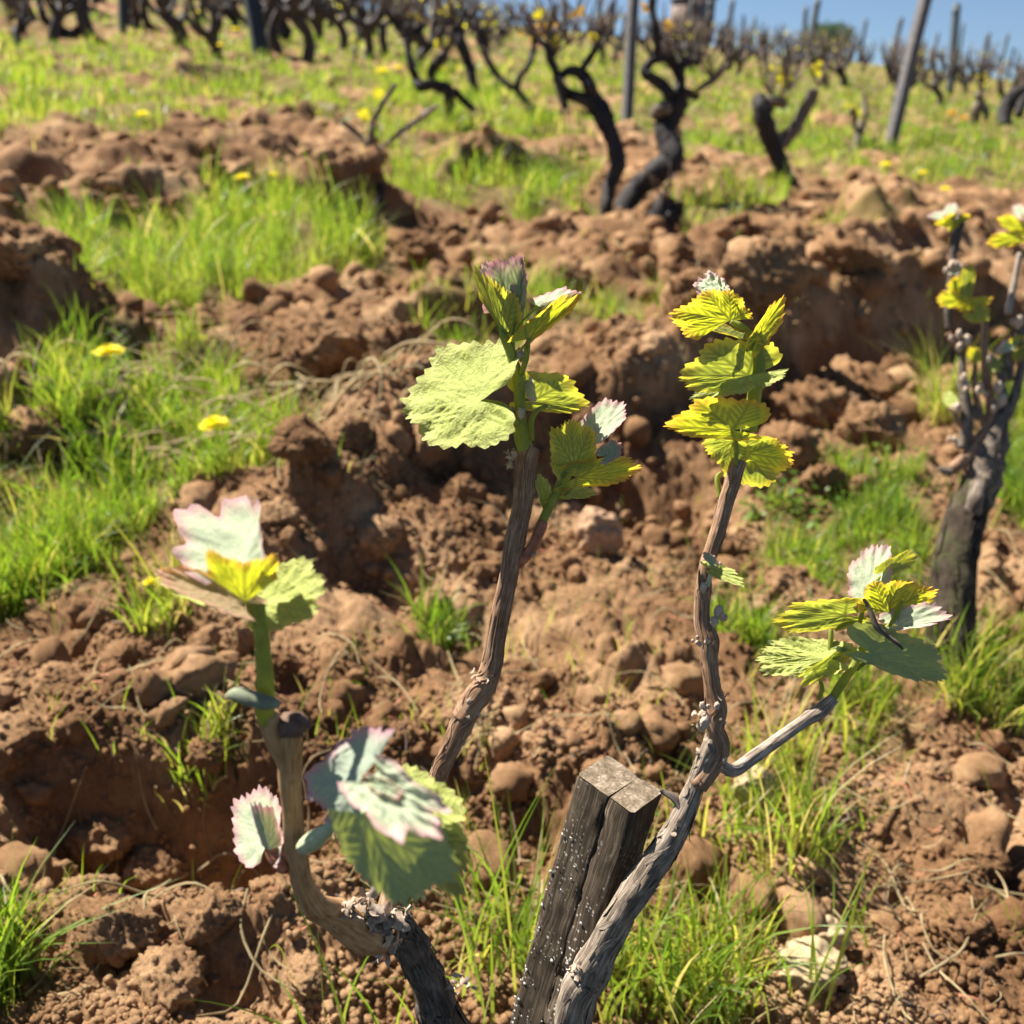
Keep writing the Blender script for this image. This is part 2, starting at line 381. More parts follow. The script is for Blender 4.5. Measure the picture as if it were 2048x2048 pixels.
PITS = [([(150, 1570), (330, 1590), (480, 1630)], .13, .065), ([(880, 1560), (980, 1600)], .05, .05), ([(1050, 850), (1140, 900), (1240, 935)], .20, .085),
        ([(1500, 700), (1600, 680), (1690, 690)], .13, .10), ([(560, 640), (610, 690)], .05, .07), ([(620, 380), (690, 400)], .08, .2), ([(1230, 480), (1330, 470)], .10, .15),
        ([(1820, 1180), (1930, 1250)], .06, .12), ([(600, 1060), (760, 1120)], .06, .06)]
PITG = [(g19(p), h, ww) for p, h, ww in PITS]
GRASS = [  # (photo polygon on 1932 grid, relative cover, blade height m, tint low, tint high)
 ([(90, 500), (200, 450), (430, 400), (530, 370), (600, 430), (720, 440), (760, 480), (700, 520), (500, 585), (300, 615), (150, 590)], .7, .105, .05, .85),
 ([(120, 720), (230, 690), (400, 690), (480, 780), (610, 850), (560, 900), (330, 985), (200, 1090), (0, 1180), (-80, 1180), (-80, 890), (110, 820)], .6, .060, .08, .9),
 ([(-80, 70), (700, 70), (1010, 190), (1010, 265), (760, 280), (600, 245), (480, 215), (300, 255), (-80, 265)], .8, .085, .1, .92),
 ([(740, 150), (1130, 110), (1130, 260), (1000, 275), (780, 265), (700, 215)], .8, .11, .15, .85),
 ([(1010, 90), (1500, 120), (2020, 200), (2020, 300), (1480, 300), (1300, 290), (1160, 240)], .8, .10, .08, .8),
 ([(1470, 290), (1560, 270), (2020, 270), (2020, 360), (1700, 350), (1520, 350)], .6, .09, .1, .8),
 ([(730, 340), (800, 325), (1130, 330), (1150, 400), (960, 420), (760, 400)], .7, .10, .1, .85),
 ([(1240, 380), (1470, 340), (1480, 420), (1300, 470)], .6, .10, .1, .8),
 ([(790, 620), (900, 590), (1150, 560), (1300, 590), (1270, 620), (1040, 640), (960, 700), (820, 720)], .55, .07, .1, .8),
 ([(1230, 1640), (1330, 1510), (1540, 1420), (1650, 1500), (1600, 1600), (1540, 1700), (1420, 1800), (1390, 2020), (1050, 2020)], .045, .07, .25, 1.15),
 ([(820, 1680), (1010, 1600), (1080, 2020), (860, 2020)], .02, .08, .2, .9),
 ([(1480, 900), (1620, 880), (1760, 960), (1750, 1130), (1600, 1160), (1420, 1060)], .5, .04, .1, .8),
 ([(1860, 760), (2020, 700), (2020, 1050), (1880, 1000)], .9, .07, .1, .7),
 ([(1690, 1250), (2020, 1150), (2020, 1420), (1760, 1380)], .4, .07, .15, .9),
 ([(1520, 460), (1650, 450), (1760, 430), (1640, 490)], .6, .1, .2, .85),
 ([(-80, 1780), (40, 1780), (70, 1840), (30, 1930), (-80, 2000)], .16, .06, .1, .7),
 ([(230, 1190), (330, 1120), (400, 1120), (300, 1240)], .5, .07, .4, 1.0),
 ([(330, 1470), (400, 1410), (500, 1430), (460, 1490)], .5, .05, .3, .9),
 ([(790, 1190), (860, 1170), (900, 1230), (840, 1250)], .6, .05, .1, .8),
 ([(1340, 1180), (1420, 1150), (1540, 1230), (1500, 1330), (1420, 1300)], .35, .05, .2, .9),
 ([(1560, 1350), (1700, 1330), (1760, 1430), (1640, 1480)], .4, .06, .2, .95),
]
def to_px(X, Y, Z):
    d = Y*ct-(Z-CAM_H)*st; v = Y*st+(Z-CAM_H)*ct; d = np.maximum(d, 1e-3)
    return 1024+2048*X/d, 1024-2048*v/d
def base_z(X, Y):
    r = np.hypot(X, Y)
    return SLY*Y+SLX*X-.0009*np.maximum(0, r-38)**2
def cover(X, Y):
    px, py = to_px(X, Y, base_z(X, Y)); px, py = px/F, py/F
    jit = 26*np.clip(1.2-(1932-py)/2600, .25, 1)
    jx, jy = px+jit*fbm(px/60, py/60, 31, 3), py+jit*.7*fbm(px/60+7, py/60+3, 37, 3)
    c = np.zeros_like(X)
    for poly, k, *_ in GRASS: c = np.maximum(c, k*in_poly(jx, jy, poly))
    c = c*np.where(np.hypot(X, Y) > 4.5, (fbm(X*1.5, Y*.9, 91, 3)+.2 > 0)*.9+.1, 1.0)
    far = np.clip((np.hypot(X, Y)-11)/6, 0, 1); c = np.maximum(c, far*.85*(fbm(X*.5, Y*.25, 3, 3) > -.35))
    return c
def height(X, Y, cov=None):
    r = np.hypot(X, Y); z = base_z(X, Y)
    if cov is None: cov = cover(X, Y)
    wob = 1+.45*fbm(X*3.1, Y*3.1, 11, 3)
    for p, h, ww in BERMG:
        d = seg_dist(X, Y, p)/ww; (ax, ay), (bx, by) = p[0], p[-1]; yl = np.interp(X, p[:, 0], p[:, 1]); d = d*np.where(Y < yl, 2.1, 1.0); d = d+.35*fbm(X*5/ww*.2, Y*5/ww*.2, 17, 2)
        h = h*np.clip((X-p[:, 0].min()+.02)/(.3*(np.ptp(p[:, 0])+.05)), .25, 1)
        z = z+h*np.clip(wob, .3, 1.6)*np.exp(-np.maximum(d, 0)**2*1.2)
    for p, h, ww in PITG: z = z-h*np.exp(-(seg_dist(X, Y, p)/ww)**2)
    soil = 1-.72*np.clip(cov, 0, 1)
    z = z+.020*fbm(X*2.2, Y*2.2, 5, 3)*np.clip(r, .5, 4)
    for s, a, sd in ((.34, .20, 101), (.15, .30, 131), (.07, .36, 151), (.034, .40, 171), (.017, .60, 191), (.009, .60, 211)):
        fade = np.clip((s/(r*.0042+1e-6)-1.0)/1.5, 0, 1)
        if fade.max() <= 0: continue
        patch = np.clip(.55+.9*fbm(X/s*.21+sd, Y/s*.21, sd+7, 2), 0, 1.3)
        bl = np.abs(fbm(X/s*.9+.4*perlin(X/s, Y/s, sd+3), Y/s*.9+3, sd+1, 2))
        z = z+a*s*fade*soil*patch*(.26*domes(X/s, Y/s, sd)+.95*(np.minimum(bl, .8)-.2))
    return z
nr, na = 1500, 1050
rr = np.exp(np.linspace(math.log(.40), math.log(110), nr)); aa = np.radians(np.linspace(-44, 44, na))
RR, AA = np.meshgrid(rr, aa, indexing='ij'); GX, GY = RR*np.sin(AA), RR*np.cos(AA)
cov = cover(GX, GY); GZ = height(GX, GY, cov)
i, j = np.meshgrid(np.arange(nr-1), np.arange(na-1), indexing='ij'); b = (i*na+j).ravel()
fa = np.stack([b, b+na, b+na+1, b+1], 1)
me = raw_mesh('ground', np.stack([GX, GY, GZ], -1).reshape(-1, 3), fa=fa, mats=[M_SOIL], at={'green': np.clip(cov, 0, 1).ravel()*.8})
tag(link('ground', me), kind='structure')
def gz(x, y): return float(height(np.array([[x]], float), np.array([[y]], float))[0, 0])
lr0, lr1 = math.log(rr[0]), math.log(rr[-1])
def gzn(X, Y):
    """height read back from the built sheet"""
    r = np.clip(np.hypot(X, Y), rr[0], rr[-1]); a = np.arctan2(X, Y)
    i = np.clip(np.round((np.log(r)-lr0)/(lr1-lr0)*(nr-1)), 0, nr-1).astype(int)
    j = np.clip(np.round((a-aa[0])/(aa[-1]-aa[0])*(na-1)), 0, na-1).astype(int)
    return GZ[i, j]
def gp(x, y):
    """ground point seen at photo position (2048 grid), on the modelled surface"""
    g = G(x, y); return np.array([g[0], g[1], float(gzn(np.array(g[0]), np.array(g[1])))])

# soil crumbs: loose crumbs too many to count
def ico(sub):
    import bmesh
    bm = bmesh.new(); bmesh.ops.create_icosphere(bm, subdivisions=sub, radius=1.0); v = np.array([x.co[:] for x in bm.verts]); f = np.array([[q.index for q in x.verts] for x in bm.faces]); bm.free(); return v, f
IV1, IF1 = ico(1); IV2, IF2 = ico(2); IV3, IF3 = ico(3); IV4, IF4 = ico(5)
def clod_shape(iv, seed, fine=True):
    rn = np.random.default_rng(seed); x, y, z = iv[:, 0], iv[:, 1], iv[:, 2]; o_ = seed*1.37
    r = 1+.22*fbm(x*1.3+o_, y*1.3+z*1.1-o_, seed, 2)
    for k in range(7):
        nn = rn.standard_normal(3); nn /= np.linalg.norm(nn); dd = iv@nn; c = rn.uniform(.62, .92); r = np.where(dd > .05, np.minimum(r, c/np.maximum(dd, .05)+.02), r)
    if fine:
        gx, gy = x*2.2+z*1.4+o_, y*2.2-z*1.7-o_
        r = r*(1+.30*(np.abs(fbm(gx*1.6, gy*1.6, seed+3, 3))-.25))+.15*domes(gx*2.1, gy*2.1, seed+5)+.10*domes(gx*5, gy*5, seed+6)+.05*domes(gx*11, gy*11, seed+8)-.11
    return iv*r[:, None]
def lumps(n, sampler, smin, smax, iv, itf, seed, sink=.3, power=3.0, fine=True):
    rg = np.random.default_rng(seed); X, Y = sampler(rg, n); n = len(X)
    Z = gzn(X, Y); s = smin+(smax-smin)*rg.random(n)**power
    pro = np.array([clod_shape(iv, seed*50+q, fine) for q in range(24)]); v = pro[rg.integers(0, 24, n)]
    qx = rg.standard_normal((n, 4)); qx /= np.linalg.norm(qx, axis=1)[:, None]; w_, a_, b_, c_ = qx.T
    Rm = np.stack([np.stack([1-2*(b_*b_+c_*c_), 2*(a_*b_-w_*c_), 2*(a_*c_+w_*b_)], -1), np.stack([2*(a_*b_+w_*c_), 1-2*(a_*a_+c_*c_), 2*(b_*c_-w_*a_)], -1), np.stack([2*(a_*c_-w_*b_), 2*(b_*c_+w_*a_), 1-2*(a_*a_+b_*b_)], -1)], 1)
    v = np.einsum('nij,nkj->nki', Rm, v*rg.uniform(.65, 1.2, (n, 1, 3)))*s[:, None, None]; k = len(iv)
    V = (v+np.stack([X, Y, Z+s*(1-2*sink)*.6], -1)[:, None, :]).reshape(-1, 3); Fa = (itf[None]+(np.arange(n)*k)[:, None, None]).reshape(-1, 3)
    return V, Fa
def soil_sampler(rmin, rmax, cmax=.6):
    def f(rg, n):
        r = np.exp(rg.uniform(math.log(rmin), math.log(rmax), n*2)); a = np.radians(rg.uniform(-38, 38, n*2)); X, Y = r*np.sin(a), r*np.cos(a)
        dens = np.clip(.5+.9*fbm(X*4, Y*4, 77, 3), .05, 1)
        ok = (cover(X, Y) < cmax*rg.random(n*2)+.05) & (rg.random(n*2) < dens); return X[ok][:n], Y[ok][:n]
    return f
V1, F1 = lumps(60000, soil_sampler(.5, 2.8), .0010, .0062, IV1, IF1, 3, .3, 3.2, False)
V2, F2 = lumps(650, soil_sampler(.7, 5.0), .006, .032, IV3, IF3, 4, .45, 2.6)
V3, F3 = lumps(2200, soil_sampler(2.2, 12), .010, .05, IV2, IF2, 5, .4, 2.5)
SL = np.hypot(np.gradient(GZ, axis=0)/np.gradient(RR, axis=0), np.gradient(GZ, axis=1)/(RR*(aa[1]-aa[0])))
def steep_sampler(rg, n):
    ii, jj = rg.integers(290, int(nr*.52), n*14), rg.integers(30, na-30, n*14); ok = (SL[ii, jj] > .85) & (cov[ii, jj] < .5)
    ii, jj = ii[ok][:n], jj[ok][:n]; return GX[ii, jj], GY[ii, jj]
V5, F5 = lumps(2600, steep_sampler, .003, .017, IV3, IF3, 9, .5, 3.0)
V4, F4 = lumps(1300, soil_sampler(1.5, 4.6), .005, .034, IV2, IF2, 6, .35, 2.6)
VL_ = [V1, V2, V3, V4, V5]; of_ = np.cumsum([0]+[len(q) for q in VL_]); V = np.concatenate(VL_); Fa = np.concatenate([f_+o_ for f_, o_ in zip([F1, F2, F3, F4, F5], of_)])
o = link('soil_crumbs', raw_mesh('soil_crumbs', V, fa=Fa, mats=[M_CRUMB], smooth=False)); tag(o, 'loose brown crumbs of earth strewn over the ploughed ground', 'soil', kind='stuff')

# ------------------------------------------------------------------ grass
def blades(X, Y, Z, H, W, tint, rg, seg=4, lean=1.0, up=1.0):
    n = len(X); az = rg.uniform(0, 6.283, n); b = np.clip(rg.gamma(2.2, .19, n), .03, 1.1)*lean
    fx = rg.uniform(0, 6.283, n)
    t = np.linspace(0, 1, seg+1)[None, :]
    reach = H[:, None]*b[:, None]*t**2*.9+H[:, None]*.12*t; zz = H[:, None]*(t-.45*np.minimum(b, .95)[:, None]*t**2)*up
    cx = X[:, None]+np.cos(az)[:, None]*reach; cy = Y[:, None]+np.sin(az)[:, None]*reach; cz = Z[:, None]+zz-.004
    wv = W[:, None]*(1-t**1.6)*.5+1e-5
    dx, dy = np.cos(fx)[:, None]*wv, np.sin(fx)[:, None]*wv
    V = np.stack([np.stack([cx-dx, cy-dy, cz], -1), np.stack([cx+dx, cy+dy, cz], -1)], 2).reshape(-1, 3)
    k = (seg+1)*2; q = np.arange(seg)*2; f1 = np.stack([q, q+1, q+3, q+2], 1)
    Fa = (f1[None]+(np.arange(n)*k)[:, None, None]).reshape(-1, 4)
    return V, Fa, np.repeat(tint, k), np.repeat(np.broadcast_to(t, (n, seg+1)).reshape(-1), 2)
def gather(lst):
    V, Fs, T, A, n = [], [], [], [], 0
    for v, f, t, a in lst: V.append(v); Fs.append(f+n); T.append(t); A.append(a); n += len(v)
    return np.concatenate(V), np.concatenate(Fs), np.concatenate(T), np.concatenate(A)
rg = np.random.default_rng(21); parts = []
def poly_area(p): p = np.array(p); return .5*abs(np.dot(p[:, 0], np.roll(p[:, 1], 1))-np.dot(p[:, 1], np.roll(p[:, 0], 1)))
for poly, k, hgt, t0, t1 in GRASS:
    p = np.array(poly, float); x0, y0 = p.min(0); x1, y1 = p.max(0)
    n = int(min(22000, poly_area(poly)*k*.15)); x = rg.uniform(x0, x1, n*3); y = rg.uniform(y0, y1, n*3)
    jx, jy = x+48*fbm(x/70, y/70, 41, 4), y+30*fbm(x/70+3, y/50+8, 43, 4)
    ok = in_poly(jx, jy, poly); x, y = x[ok][:n], y[ok][:n]
    gg = np.array([G(a*F, b_*F) for a, b_ in zip(x, y)])
    if not len(gg): continue
    X, Y = gg[:, 0]+rg.normal(0, .008, len(gg)), gg[:, 1]+rg.normal(0, .008, len(gg))
    cl = fbm(X*9/max(1, np.median(gg[:, 1])*.5), Y*9/max(1, np.median(gg[:, 1])*.5), 53, 2)
    keep = rg.random(len(X)) < np.clip(.45+1.5*cl, .03, 1)*np.where(np.hypot(X, Y) > 4.5, (fbm(X*1.5, Y*.9, 91, 3)+.2 > 0)*.92+.08, 1.0); X, Y, cl = X[keep], Y[keep], cl[keep]
    up_h = gzn(X, Y)-base_z(X, Y); kp = rg.random(len(X)) < np.clip(1.25-np.maximum(0, up_h-.035)*16, .06, 1); X, Y, cl = X[kp], Y[kp], cl[kp]
    R_ = np.hypot(X, Y)
    H = hgt*np.clip(rg.lognormal(-.05, .5, len(X))*(.75+.9*cl), .2, 2.1); W = np.maximum(.0020+.0024*rg.random(len(X)), R_*.00095)*np.where(R_ > 3, 1.5, 1)
    tint = np.clip(t0+(t1-t0)*rg.beta(2, 2.2, len(X))+.22*fbm(X*4, Y*4, 59, 2)+(rg.random(len(X)) < .10)*.45, 0, 1)
    parts.append(blades(X, Y, gzn(X, Y), H, W, tint, rg))
# thin scatter over the open soil and the far slope
n = 5200; r = np.exp(rg.uniform(math.log(.7), math.log(7), n)); a = np.radians(rg.uniform(-36, 36, n)); X, Y = r*np.sin(a), r*np.cos(a)
c = fbm(X*5, Y*5, 67, 2); ok = (c > .12); X, Y, r = X[ok], Y[ok], r[ok]
parts.append(blades(X, Y, gzn(X, Y), rg.uniform(.02, .07, len(X)), np.maximum(.0016, r*.0009), rg.uniform(.15, 1, len(X)), rg))
n = 26000; r = np.exp(rg.uniform(math.log(6.5), math.log(45), n)); a = np.radians(rg.uniform(-36, 36, n)); X, Y = r*np.sin(a), r*np.cos(a)
ok = cover(X, Y) > .3; X, Y, r = X[ok], Y[ok], r[ok]
parts.append(blades(X, Y, gzn(X, Y), rg.uniform(.04, .13, len(X)), r*.0016, np.clip(rg.normal(.38, .2, len(X))+.2*fbm(X, Y, 61, 2), 0, .95), rg, seg=3))
V, Fs, T, A = gather([(v, f, t, a_) for v, f, t, a_ in parts if True])
o = link('grass', raw_mesh('grass', V, fa=Fs, mats=[M_GRASS], at={'tint': T, 'along': A}, smooth=True)); tag(o, 'bright green and yellowing grass growing between the ploughed soil', 'grass', kind='stuff')

# straw, roots and dry stalks lying about
mb = MB(); rs = random.Random(5)
for k in range(520):
    r = math.exp(rs.uniform(math.log(.65), math.log(4.5))); a = math.radians(rs.uniform(-34, 34)); x, y = r*math.sin(a), r*math.cos(a)
    if k < 150: x, y = (lambda g: (g[0], g[1]))(G(rs.uniform(-40, 900), rs.uniform(760, 960)))
    L = rs.uniform(.03, .13)*(1 if r < 2 else 1.6); th = rs.uniform(0, 6.28) if k >= 150 else rs.gauss(.2, .5); cv = rs.gauss(0, .6); pts = []
    for t in (0, .33, .67, 1):
        aa_ = th+cv*t; px, py = x+math.cos(aa_)*L*t, y+math.sin(aa_)*L*t
        pts.append((px, py, float(gzn(np.array(px), np.array(py)))+.006+rs.random()*.014+(.035*math.sin(3.1*t) if k < 150 else 0)))
    tube(mb, pts, [.0011*max(1, r*.7), .0012*max(1, r*.7), .001*max(1, r*.7), .0005], 4, 3, cap=False)
for k in range(1500):
    r = math.exp(rs.uniform(math.log(.6), math.log(2.6))); a = math.radians(rs.uniform(-34, 34)); x, y = r*math.sin(a), r*math.cos(a); L = rs.uniform(.008, .035)*max(1, r*.8); th = rs.uniform(0, 6.28); cv = rs.gauss(0, .8); pts = []
    for t in (0, .5, 1):
        px, py = x+math.cos(th+cv*t)*L*t, y+math.sin(th+cv*t)*L*t; pts.append((px, py, float(gzn(np.array(px), np.array(py)))+.002+rs.random()*.006))
    w_ = rs.uniform(.0003, .0009)*max(1, r*.8); tube(mb, pts, [w_, w_, w_*.6], 3, 2, cap=False, mi=rs.choice([0, 0, 1, 2]))
o = build(mb, 'straw', [M_STRAW, M_TWIG, M_STEMRED]); tag(o, 'dry straw stalks and roots lying on the soil', 'straw', kind='stuff')

# low broad-leaved weeds
mb = MB()
for cx, cy, nn, sp, sz in ((1510, 960, 90, 60, .010), (1420, 960, 40, 30, .009), (1650, 930, 60, 60, .010), (1500, 880, 30, 30, .009), (300, 800, 80, 110, .010), (520, 850, 60, 70, .009), (1380, 1230, 30, 40, .006), (1900, 900, 70, 40, .012), (850, 1215, 40, 30, .007), (120, 1000, 60, 90, .010), (1690, 1000, 40, 40, .009), (1290, 1590, 30, 50, .005), (1400, 1640, 40, 60, .005)):
    for k in range(nn):
        g = G((cx+rs.gauss(0, sp*.6))*F, (cy+rs.gauss(0, sp*.35))*F); z = float(gzn(np.array(g[0]), np.array(g[1])))
        s = sz*rs.uniform(.6, 1.5); a = rs.uniform(0, 6.28); e = rs.uniform(-.2, .9); d = np.array([math.cos(a)*math.cos(e), math.sin(a)*math.cos(e), math.sin(e)]); q = np.array([-math.sin(a), math.cos(a), 0])
        c0 = np.array([g[0], g[1], z+rs.uniform(.003, .02)]); up = np.cross(d, q)
        t = np.array([0, .25, .55, .8, 1.0]); wd = np.array([.08, .42, .5, .3, .02])*s
        v = np.concatenate([[c0+d*s*tt+q*ww_+up*ww_*.3, c0+d*s*tt, c0+d*s*tt-q*ww_+up*ww_*.3] for tt, ww_ in zip(t, wd)])
        f = [np.array([3*i_+j_, 3*i_+j_+1, 3*i_+j_+4, 3*i_+j_+3]) for i_ in range(4) for j_ in (0, 1)]
        mb.add(v, f, None, 0, tint=rs.uniform(.05, .6), along=np.repeat(.8+.2*t, 3))
o = build(mb, 'weeds', M_GRASS); tag(o, 'low broad leaved weeds scattered on the soil', 'weeds', kind='stuff')

# ------------------------------------------------------------------ leaves
def leaf_shape(nr_, na_, teeth, seed, lob=1.0, phimax=152):
    rs_ = np.random.default_rng(seed)
    ph = np.linspace(-math.radians(phimax), math.radians(phimax), na_)
    c = np.degrees(np.abs(ph)); sh = np.interp(c, [0, 14, 31, 44, 56, 70, 86, 100, 116, 132, 146, 152], [1, .93, .93-.09*lob, .93, .96, .90, .86-.06*lob, .86, .84, .74, .56, .34])
    k = np.convolve(np.pad(sh, 3, 'edge'), np.ones(7)/7, 'valid'); u = (ph/ph[-1]+1)/2*teeth; fr = u % 1; tooth = np.minimum(fr/.62, (1-fr)/.38)
    am = .085*(.7+.6*rs_.random(teeth+2))[np.floor(u).astype(int)]
    out = k*(1+.03*rs_.standard_normal(1))*(1-.045+am*(tooth-.3)*np.clip((math.radians(phimax)-np.abs(ph))*3, 0, 1))
    t = np.linspace(0, 1, nr_)**.9; Rr, Ph = np.meshgrid(t, ph, indexing='ij'); RO = out[None, :]*Rr
    return RO*np.sin(Ph), RO*np.cos(Ph), Rr
def vein_segs():
    s = []
    for ang, ln in ((0, 1.0), (48, .93), (-48, .93), (100, .82), (-100, .82)):
        a = math.radians(ang); d = np.array([math.sin(a), math.cos(a)]); s.append((np.zeros(2), d*ln, 1.0))
        for t in (.2, .36, .52, .67, .81):
            for sg in (-1, 1):
                b2 = a+sg*math.radians(42); e = np.array([math.sin(b2), math.cos(b2)]); s.append((d*t*ln, d*t*ln+e*(.44*(1-t*.72)), .55))
    return s
VS = vein_segs()
def vein_field(x, y):
    best = np.full(x.shape, 9.0); wt = np.full(x.shape, .5)
    for a, b_, k in VS:
        d = b_-a; t = np.clip(((x-a[0])*d[0]+(y-a[1])*d[1])/np.dot(d, d), 0, 1); q = np.hypot(x-a[0]-t*d[0], y-a[1]-t*d[1])
        m = q < best; best = np.where(m, q, best); wt = np.where(m, k, wt)
    return best, wt
NRM = {'lit': (-.45, -.50, .74), 'back': (.38, -.90, .16), 'top': (-.25, -.22, .94), 'left': (-.8, -.45, .4), 'right': (.7, -.6, .4), 'edge': (-.1, -.55, .83), 'face': (0, -.97, .1)}
_cache = {}
def leaf(mb, z, D, B, T, L, R, nrm='back', fold=.0, curl=.0, pucker=.035, teeth=26, seed=1, lob=1.0, res=(22, 190), phimax=152, crumple=0.0, mi=0):
    """one vine leaf through four measured spots (stalk, tip, both flanks), lying in a tilted plane at depth D, then folded, curled and puckered"""
    key = (teeth, seed, lob, res, phimax)
    x, y, rr_ = _cache.setdefault(key, leaf_shape(res[0], res[1], teeth, seed, lob, phimax))
    nv = np.array(NRM[nrm] if isinstance(nrm, str) else nrm, float); nv /= np.linalg.norm(nv)
    nx, nU, nF = nv@RV, nv@UV_, nv@FV
    bx, by = Q(z, *B); p0 = P(bx, by, D)
    def hit(pt):
        qx, qy = Q(z, *pt); r = ray(qx, qy); k = np.dot(r, nv); t = np.dot(p0-CP, nv)/k if abs(k) > .05 else D
        t = min(max(t, D-.035), D+.035); return CP+r*t
    pT, pL, pR = hit(T), hit(L), hit(R)
    ax = pT-p0; size = (np.linalg.norm(ax)+np.linalg.norm(pL-pR))*.5
    xm = np.abs(x).max(); aL = .30
    VL, VR = pL-(p0+ax*aL), pR-(p0+ax*aL); s = x/xm
    n3 = np.cross(VR-VL, ax); n3 /= np.linalg.norm(n3)+1e-12
    if n3[2] < 0: n3 = -n3
    pos = p0+y[..., None]*ax+np.where(s[..., None] >= 0, s[..., None]*VR, -s[..., None]*VL)
    dv, wt = vein_field(x, y); bul = 1-np.exp(-(dv/.07)**1.5); pucker = pucker*.62
    rs_ = np.random.default_rng(seed+100)
    off = fold*np.abs(s)**1.4+curl*np.maximum(y, 0)**2+pucker*(bul-.4)*np.clip(rr_*2.2, 0, 1)
    off = off+.030*fbm(x*2.3+seed*3.7, y*2.3+seed, seed, 2)+crumple*fbm(x*4+seed, y*4, seed+4, 3)
    off = off+.018*np.sin(np.arctan2(x, y)*13+seed)*rr_**3
    pos = pos+off[..., None]*size*n3
    nr_, na_ = x.shape; i, j = np.meshgrid(np.arange(nr_-1), np.arange(na_-1), indexing='ij'); b_ = (i*na_+j).ravel()
    f = np.stack([b_, b_+1, b_+na_+1, b_+na_], 1)
    i3, i9, dj = max(1, nr_//7), nr_//2, max(2, na_//38)
    if np.dot(np.cross(pos[i3, na_//2+dj]-pos[i3, na_//2-dj], pos[i9, na_//2]-pos[i3, na_//2]), n3) > 0: f = f[:, ::-1]
    ve = np.exp(-(dv/(.027+.018*wt))**2)*(.65+.35*wt); rim = np.clip((rr_-.70)/.28, 0, 1)**1.5
    mb.add(pos.reshape(-1, 3), list(f), np.stack([x.ravel(), y.ravel()], 1), mi, vein=ve.ravel(), rim=rim.ravel())
    return p0
def leaf_part(parent, kind, z, D, B, T, L, R, label=None, **kw):
    mb = MB(); leaf(mb, z, D, B, T, L, R, **kw); o = build(mb, 'leaf', LM[kind], parent)
    if label: o['label'] = label
    return o
def limb(parent, name, z, lst, m, sides=14, per=7, label=None, **kw):
    mb = MB(); p, r = zpts(z, lst); tube(mb, p, r, sides, per, **kw)
    if name == 'cane' and m is not M_CANE_SMOOTH: strips(mb, p, r, 46, .022, .0008, len(lst), .3)
    o = build(mb, name, m, parent)
    if label: o['label'] = label
    return o

# ------------------------------------------------------------------ the young vine in front
# wooden stake first: the vine is tied beside it
TOPZ = P(*Q(7, 700, 490), .52)[2]
def on_plane(z, x, y, zz):
    r = ray(*Q(z, x, y)); return CP+r*((zz-CAM_H)/r[2])
cl, cf, cr = on_plane(7, 490, 350, TOPZ), on_plane(7, 845, 600, TOPZ), on_plane(7, 1035, 460, TOPZ)
e1, e2 = cf-cl, cr-cf
foot = P(*Q(7, 60, 1900), .605); axis = foot-cl; axis /= np.linalg.norm(axis)
Ls = (cl[2]+.02)/-axis[2]
sx = empty('wooden_stake', cl+axis*Ls)
tag(sx, 'short square weathered stake with split top and white lichen specks, beside the young vine', 'stake')
m, n, o = mat('weathered stake wood'); uv = N(n, 'ShaderNodeUVMap').outputs[0]; g = N(n, 'ShaderNodeNewGeometry').outputs['Position']
mp = N(n, 'ShaderNodeMapping'); mp.inputs['Scale'].default_value = (700, 28, 1); n.links.new(uv, mp.inputs[0]); a1 = noise(n, mp.outputs[0], 1, 6, .7, .8)
a2 = noise(n, g, 45, 4, .6)
colr = ramp(n, mth(n, 'ADD', mth(n, 'MULTIPLY', a1.outputs[0], .7), mth(n, 'MULTIPLY', a2.outputs[0], .3)), [(.36, (.014, .010, .007)), (.5, (.055, .040, .026)), (.70, (.20, .155, .105))]).outputs[0]
vo = N(n, 'ShaderNodeTexVoronoi', i_Scale=330.0); n.links.new(g, vo.inputs['Vector']); 
patch = ramp(n, noise(n, g, 38, 3, .6).outputs[0], [(.46, (0, 0, 0)), (.60, (1, 1, 1))]).outputs[0]
spk = mth(n, 'MULTIPLY', mth(n, 'LESS_THAN', mth(n, 'ADD', vo.outputs['Distance'], mth(n, 'MULTIPLY', noise(n, g, 900, 2, .5).outputs[0], .25)), .38), patch)
spk = mth(n, 'MULTIPLY', spk, attr(n, 'lichen'))
colr = mixc(n, spk, colr, (.50, .485, .43))
princ(n, o, colr, .88, .2, bump(n, mth(n, 'ADD', a1.outputs[0], mth(n, 'MULTIPLY', spk, .7)), .7, .0005)); M_STAKE = m
m, n, o = mat('stake end grain'); g = N(n, 'ShaderNodeNewGeometry').outputs['Position']
pc = cl+e1*1.5-e2*.7; vd = N(n, 'ShaderNodeVectorMath', operation='DISTANCE'); vd.inputs[1].default_value = tuple(pc); n.links.new(g, vd.inputs[0])
wv = mth(n, 'SINE', mth(n, 'ADD', mth(n, 'MULTIPLY', vd.outputs['Value'], 2600.0), mth(n, 'MULTIPLY', noise(n, g, 130, 3, .6).outputs[0], 7.0))); wv = mth(n, 'ADD', mth(n, 'MULTIPLY', wv, .09), .5)
a2 = noise(n, g, 600, 4, .7)
f_ = mth(n, 'ADD', mth(n, 'MULTIPLY', noise(n, g, 190, 5, .7).outputs[0], .6), mth(n, 'MULTIPLY', a2.outputs[0], .45))
princ(n, o, ramp(n, f_, [(.36, (.05, .036, .024)), (.54, (.17, .13, .088)), (.72, (.40, .335, .26))]).outputs[0], .9, .15, bump(n, f_, .6, .0006)); M_STAKETOP = m
